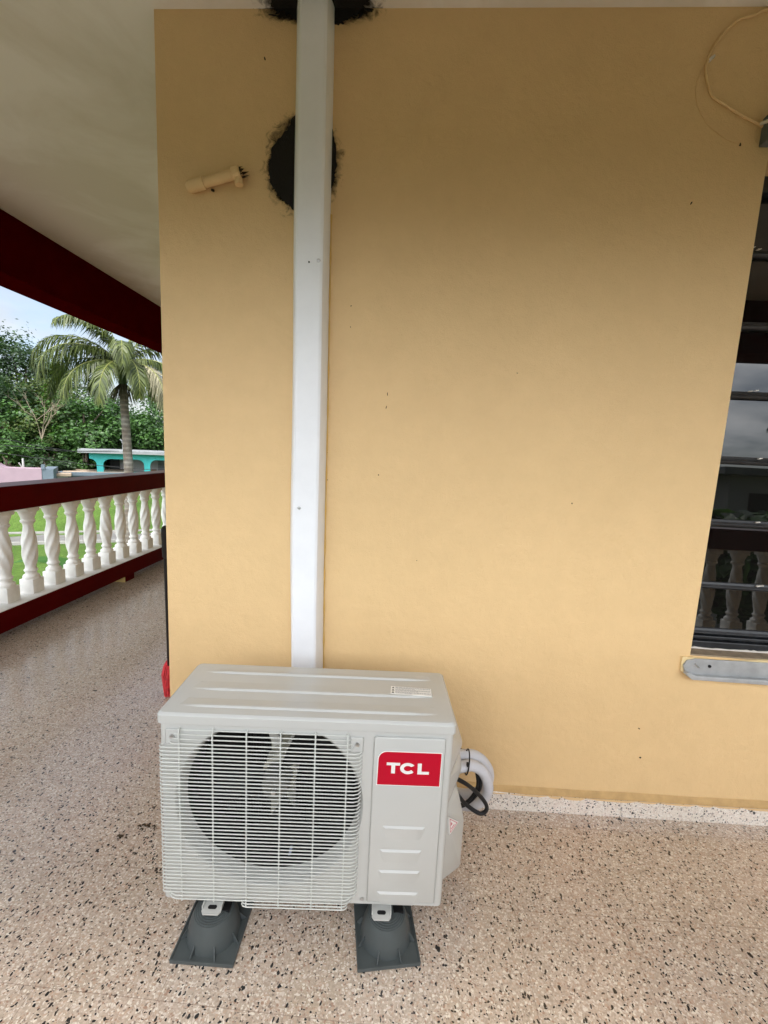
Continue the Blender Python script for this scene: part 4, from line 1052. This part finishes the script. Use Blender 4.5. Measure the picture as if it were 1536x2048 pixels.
# dim understorey: far-off wood that reads as one mass
vs, fs = [], []; q = random.Random(77)
for k in range(16000):
    t = q.uniform(-14, 42); p = Vector((-31 + t * .74 + q.gauss(0, .8) - .5, 38.5 + t * .60 + q.gauss(0, .8) + 2, q.uniform(GZ, 2.6 + 1.2 * math.sin(t * .5))))
    s_ = q.uniform(.35, .7); nrm = Vector((q.gauss(0, .6) + .4, q.gauss(0, .6) - .5, q.gauss(.4, .5))).normalized(); a_ = nrm.orthogonal().normalized(); b_ = nrm.cross(a_)
    i0 = len(vs); vs += [p - a_ * s_ * .5, p + b_ * s_ * .35, p + a_ * s_ * .5, p - b_ * s_ * .35]; fs.append((i0, i0 + 1, i0 + 2, i0 + 3))
me = bpy.data.meshes.new('far_wood'); me.from_pydata([tuple(v) for v in vs], [], fs); me.materials.append(leafC.m)
o = bpy.data.objects.new('far_wood', me); COL.objects.link(o); tag(o, 'far dark wood behind the hillside trees', 'wood', kind='stuff')
# bare branching tree
bt = empty('bare_tree', (-26.3, 28.2, GZ)); tag(bt, 'pale leafless branching tree among the green trees', 'tree')
bm = B()
def limb(p, d, l, r_, lev):
    e = p + d * l; m_ = p.lerp(e, .5) + Vector((q.gauss(0, .05), q.gauss(0, .05), 0)) * l
    tube(bm, [tuple(p), tuple(m_), tuple(e)], [r_, r_ * .8, r_ * .55], 5)
    if lev:
        for k in range(3 if lev > 1 else 2):
            dd = (d + Vector((q.gauss(0, .5), q.gauss(0, .5), q.uniform(-.05, .35)))).normalized(); limb(p.lerp(e, q.uniform(.55, 1)), dd, l * q.uniform(.5, .75), r_ * .55, lev - 1)
limb(Vector((0, 0, 0)), Vector((0, 0, 1)), 4.6, .07, 0)
for dx in (-.35, .1, .4): limb(Vector((0, 0, 4.5)), Vector((dx, .1, 1)).normalized(), 1.9, .042, 3)
ob('branches', bm, Mat('pale_dead_wood', (.22, .18, .13), .9, .2), bt)

# --- palm
frondm = leaf_mat('palm_leaflets', (.020, .034, .009), (.080, .100, .026), .42, .18)
dryfr = leaf_mat('dry_palm_leaflets', (.11, .10, .06), (.30, .27, .18), .7, .15)
palmbark = Mat('ringed_palm_bark', (.16, .13, .105), .9, .2)
pc_ = palmbark.math('SINE', palmbark.math('MULTIPLY', palmbark.n('ShaderNodeSeparateXYZ', Vector=palmbark.co()).outputs[2], 34.))
palmbark.set('Base Color', palmbark.mix(1., palmbark.mix(palmbark.ramp(palmbark.noise(2.2, 5, .7), [(.45, 0.), (.62, .8)]), palmbark.col, (.27, .25, .225)), palmbark.ramp(pc_, [(.1, .72), (.5, 1.08)]), 'MULTIPLY'))
shaftm = Mat('green_crownshaft', (.045, .075, .025), .45, .4)
stemm = Mat('palm_stalk', (.20, .21, .06), .5, .4)
def palm(label, base, ztop, specs, seed, group, scale=1.0):
    q = random.Random(seed); root = empty('palm_tree', base); tag(root, label, 'palm tree', group)
    hh = ztop - base[2]
    bm = B(); tube(bm, [(0, 0, -.1), (.03, .02, hh * .2), (.10, .0, hh * .5), (.03, .0, hh * .8), (-.02, 0, hh)], [.26, .19, .172, .15, .135], 14); ob('trunk', bm, palmbark, root, smooth=True)
    bm = B(); tube(bm, [(-.02, 0, hh - .02), (-.02, 0, hh + .35), (0, 0, hh + .85), (0, 0, hh + 1.1)], [.14, .15, .10, .05], 12); ob('crownshaft', bm, shaftm, root, smooth=True)
    bm = B()
    for k in range(160):
        t = q.uniform(0, 6.28); r_ = q.uniform(.1, .55); z_ = hh - .05 - r_ * .9 - q.uniform(0, .35)
        tube(bm, [(.12 * math.cos(t), .12 * math.sin(t), hh - .02), (r_ * .7 * math.cos(t), r_ * .7 * math.sin(t), hh - .1 - r_ * .3), (r_ * math.cos(t), r_ * math.sin(t), z_)], [.012, .01, .006], 4)
    ob('flower_stalks', bm, Mat('dark_seed_stalks', (.085, .07, .045), .9, .2), root)
    for az, e0, ln, droop, dry in specs:
        bm = B(); ns = 26; d0 = Vector((math.cos(az), math.sin(az), 0)); p = Vector((0, 0, hh + .75 + .12 * math.sin(az * 3))); el = e0; pts = [p.copy()]
        for i in range(ns):
            el -= droop / ns * (.4 + 1.3 * i / ns); d_ = d0 * math.cos(el) + Vector((0, 0, math.sin(el))); p = p + d_ * ln / ns; pts.append(p.copy())
        tube(bm, pts, [.032 * (1 - .85 * i / ns) for i in range(ns + 1)], 5, mi=1)
        side = Vector((-d0.y, d0.x, 0))
        for i in range(3, ns + 1):
            t = i / ns; tan = (pts[min(i + 1, ns)] - pts[i - 1]).normalized(); upv = side.cross(tan)
            for sg in (-1, 1):
                for rep in range(4):
                    pp = pts[i - 1].lerp(pts[i], rep / 4) if i else pts[i]
                    l_ = ln * .235 * (math.sin(math.pi * min(1, t * .86 + .12)) ** .6) * q.uniform(.8, 1.1)
                    dirv = (side * sg * (.95 - .35 * t) + tan * (.45 + .5 * t) + upv * q.uniform(-.25, .35)).normalized()
                    a_ = pp; m_ = a_ + dirv * l_ * .5 + Vector((0, 0, -.10 * l_)); e_ = a_ + dirv * l_ * .85 + Vector((0, 0, -.52 * l_ - q.uniform(0, .12)))
                    wv = tan.cross(dirv).cross(dirv).normalized() * .022
                    v = [bm.verts.new(x_) for x_ in (a_ - wv * .6, a_ + wv * .6, m_ + wv, m_ - wv, e_)]
                    bm.faces.new((v[0], v[1], v[2], v[3])); bm.faces.new((v[3], v[2], v[4]))
        ob('frond', bm, [dryfr if dry else frondm, stemm], root)
    return root
# azimuths are world directions: camera sees the palm along (-.56, .83); its left is (-.83,-.56), right (.83,.56)
lf = math.atan2(-.56, -.83); rg = math.atan2(.56, .83); tw = math.atan2(-.83, .56); aw = math.atan2(.83, -.56)
specs = [(lf, R(52), 3.9, R(150), 0), (lf + .35, R(36), 3.7, R(140), 0), (lf - .3, R(22), 3.6, R(130), 0), (lf + .6, R(2), 3.1, R(95), 0), (lf - .55, R(44), 3.7, R(150), 0),
         (rg, R(44), 3.6, R(150), 0), (rg - .5, R(22), 3.3, R(135), 0), (rg + .4, R(30), 3.4, R(145), 0), (rg - .2, R(62), 3.5, R(150), 0), (rg + .7, R(8), 3.0, R(105), 0),
         (tw + .62, R(14), 3.3, R(125), 1), (tw - .4, R(-4), 2.9, R(95), 0), (tw, R(50), 2.9, R(140), 0), (tw + .25, R(20), 3.0, R(130), 0), (aw, R(48), 3.4, R(145), 0), (aw + .5, R(25), 3.3, R(130), 0), (aw - .5, R(30), 3.3, R(130), 0), (lf - .1, R(78), 3.0, R(105), 0), (rg + .1, R(80), 3.0, R(95), 0), (tw + 1.05, R(-5), 2.8, R(95), 1), (tw - .9, R(66), 3.2, R(120), 0)]
palm('royal palm with arching yellow green fronds beside the turquoise house', (-11.2, 15.05, GZ), 3.45, specs, 3, 'palm trees')
# banana plant below the railing
bp = empty('banana_plant', (-4.25, 4.2, GZ)); tag(bp, 'banana plant with broad green leaves behind the balusters', 'plant')
bm = B(); tube(bm, [(0, 0, -.05), (.03, .02, 1.4), (0, 0, 2.7)], [.13, .10, .05], 10); ob('stem', bm, stemm, bp, smooth=True)
ban = leaf_mat('banana_leaf', (.035, .10, .018), (.065, .17, .030), .35, .3)
q = random.Random(31)
for az, e0, ln, dr in [(.6, 75, 1.5, 80), (2.2, 62, 1.3, 95), (3.6, 70, 1.35, 85), (5.0, 58, 1.3, 100), (1.4, 45, 1.1, 90), (4.3, 40, 1.1, 90)]:
    bm = B(); d0 = Vector((math.cos(az), math.sin(az), 0)); side = Vector((-d0.y, d0.x, 0)); p = Vector((0, 0, 2.5)); el = R(e0); rows = []
    for i in range(15):
        t = i / 14; wd = .22 * math.sin(math.pi * min(1, .12 + .88 * t)) ** .7
        d_ = d0 * math.cos(el) + Vector((0, 0, math.sin(el))); un = side.cross(d_)
        rows.append([bm.verts.new(p + side * wd * s_ - un * abs(s_) * wd * .25) for s_ in (-1, -.5, 0, .5, 1)]); p = p + d_ * ln / 14; el -= R(dr) / 14
    for i in range(14):
        for k in range(4): bm.faces.new((rows[i][k], rows[i + 1][k], rows[i + 1][k + 1], rows[i][k + 1]))
    ob('leaf', bm, ban, bp, smooth=True)

# --- across the front yard: seen as pane reflections, plus unseen trees sized to block low sky light
nh = empty('neighbour_house', (11.9, -15, GZ), R(-4)); tag(nh, 'two storey house with overhanging roof reflected in the window panes', 'house')
bm = B(); box(bm, .6, 12, -8, -.6, 0, 5.75); ob('wall', bm, hwhite, nh)
bm = B(); box(bm, -.2, 12.6, -8.6, .1, 5.76, 6.02); ob('roof', bm, slabm, nh)
for x0 in (1.4, 4.4, 7.4):
    for z0 in (1.0, 3.9):
        bm = B(); box(bm, x0, x0 + 1.5, -.62, -.57, z0, z0 + 1.2); ob('window', bm, darkop, nh)
palm('palm tree beside the neighbour house reflected in the window', (14.6, -13.2, GZ), 3.2, [(k * .62, R(45 - 22 * (k % 3)), 2.7, R(105), 0) for k in range(11)], 8, 'palm trees')
for i, (x, y, zt, rx, rz, lb) in enumerate([(6.5, -24, 5.2, 5.0, 4.4, 'leafy tree left of the neighbour house in the reflection'), (-2, -25, 6.0, 5.4, 4.8, 'unseen leafy tree behind the camera sized to block low sky light'), (-11, -24, 6.2, 5.4, 4.8, 'unseen leafy tree at the far front left sized to block low sky light'), (10.2, -11.5, 1.0, 1.6, 1.4, 'round shrub tree before the neighbour house')]):
    tree('leafy_tree', lb, x, y, zt, rx, rz, leafA, .6, 60, 110, 60 + i, group='trees across the front yard')
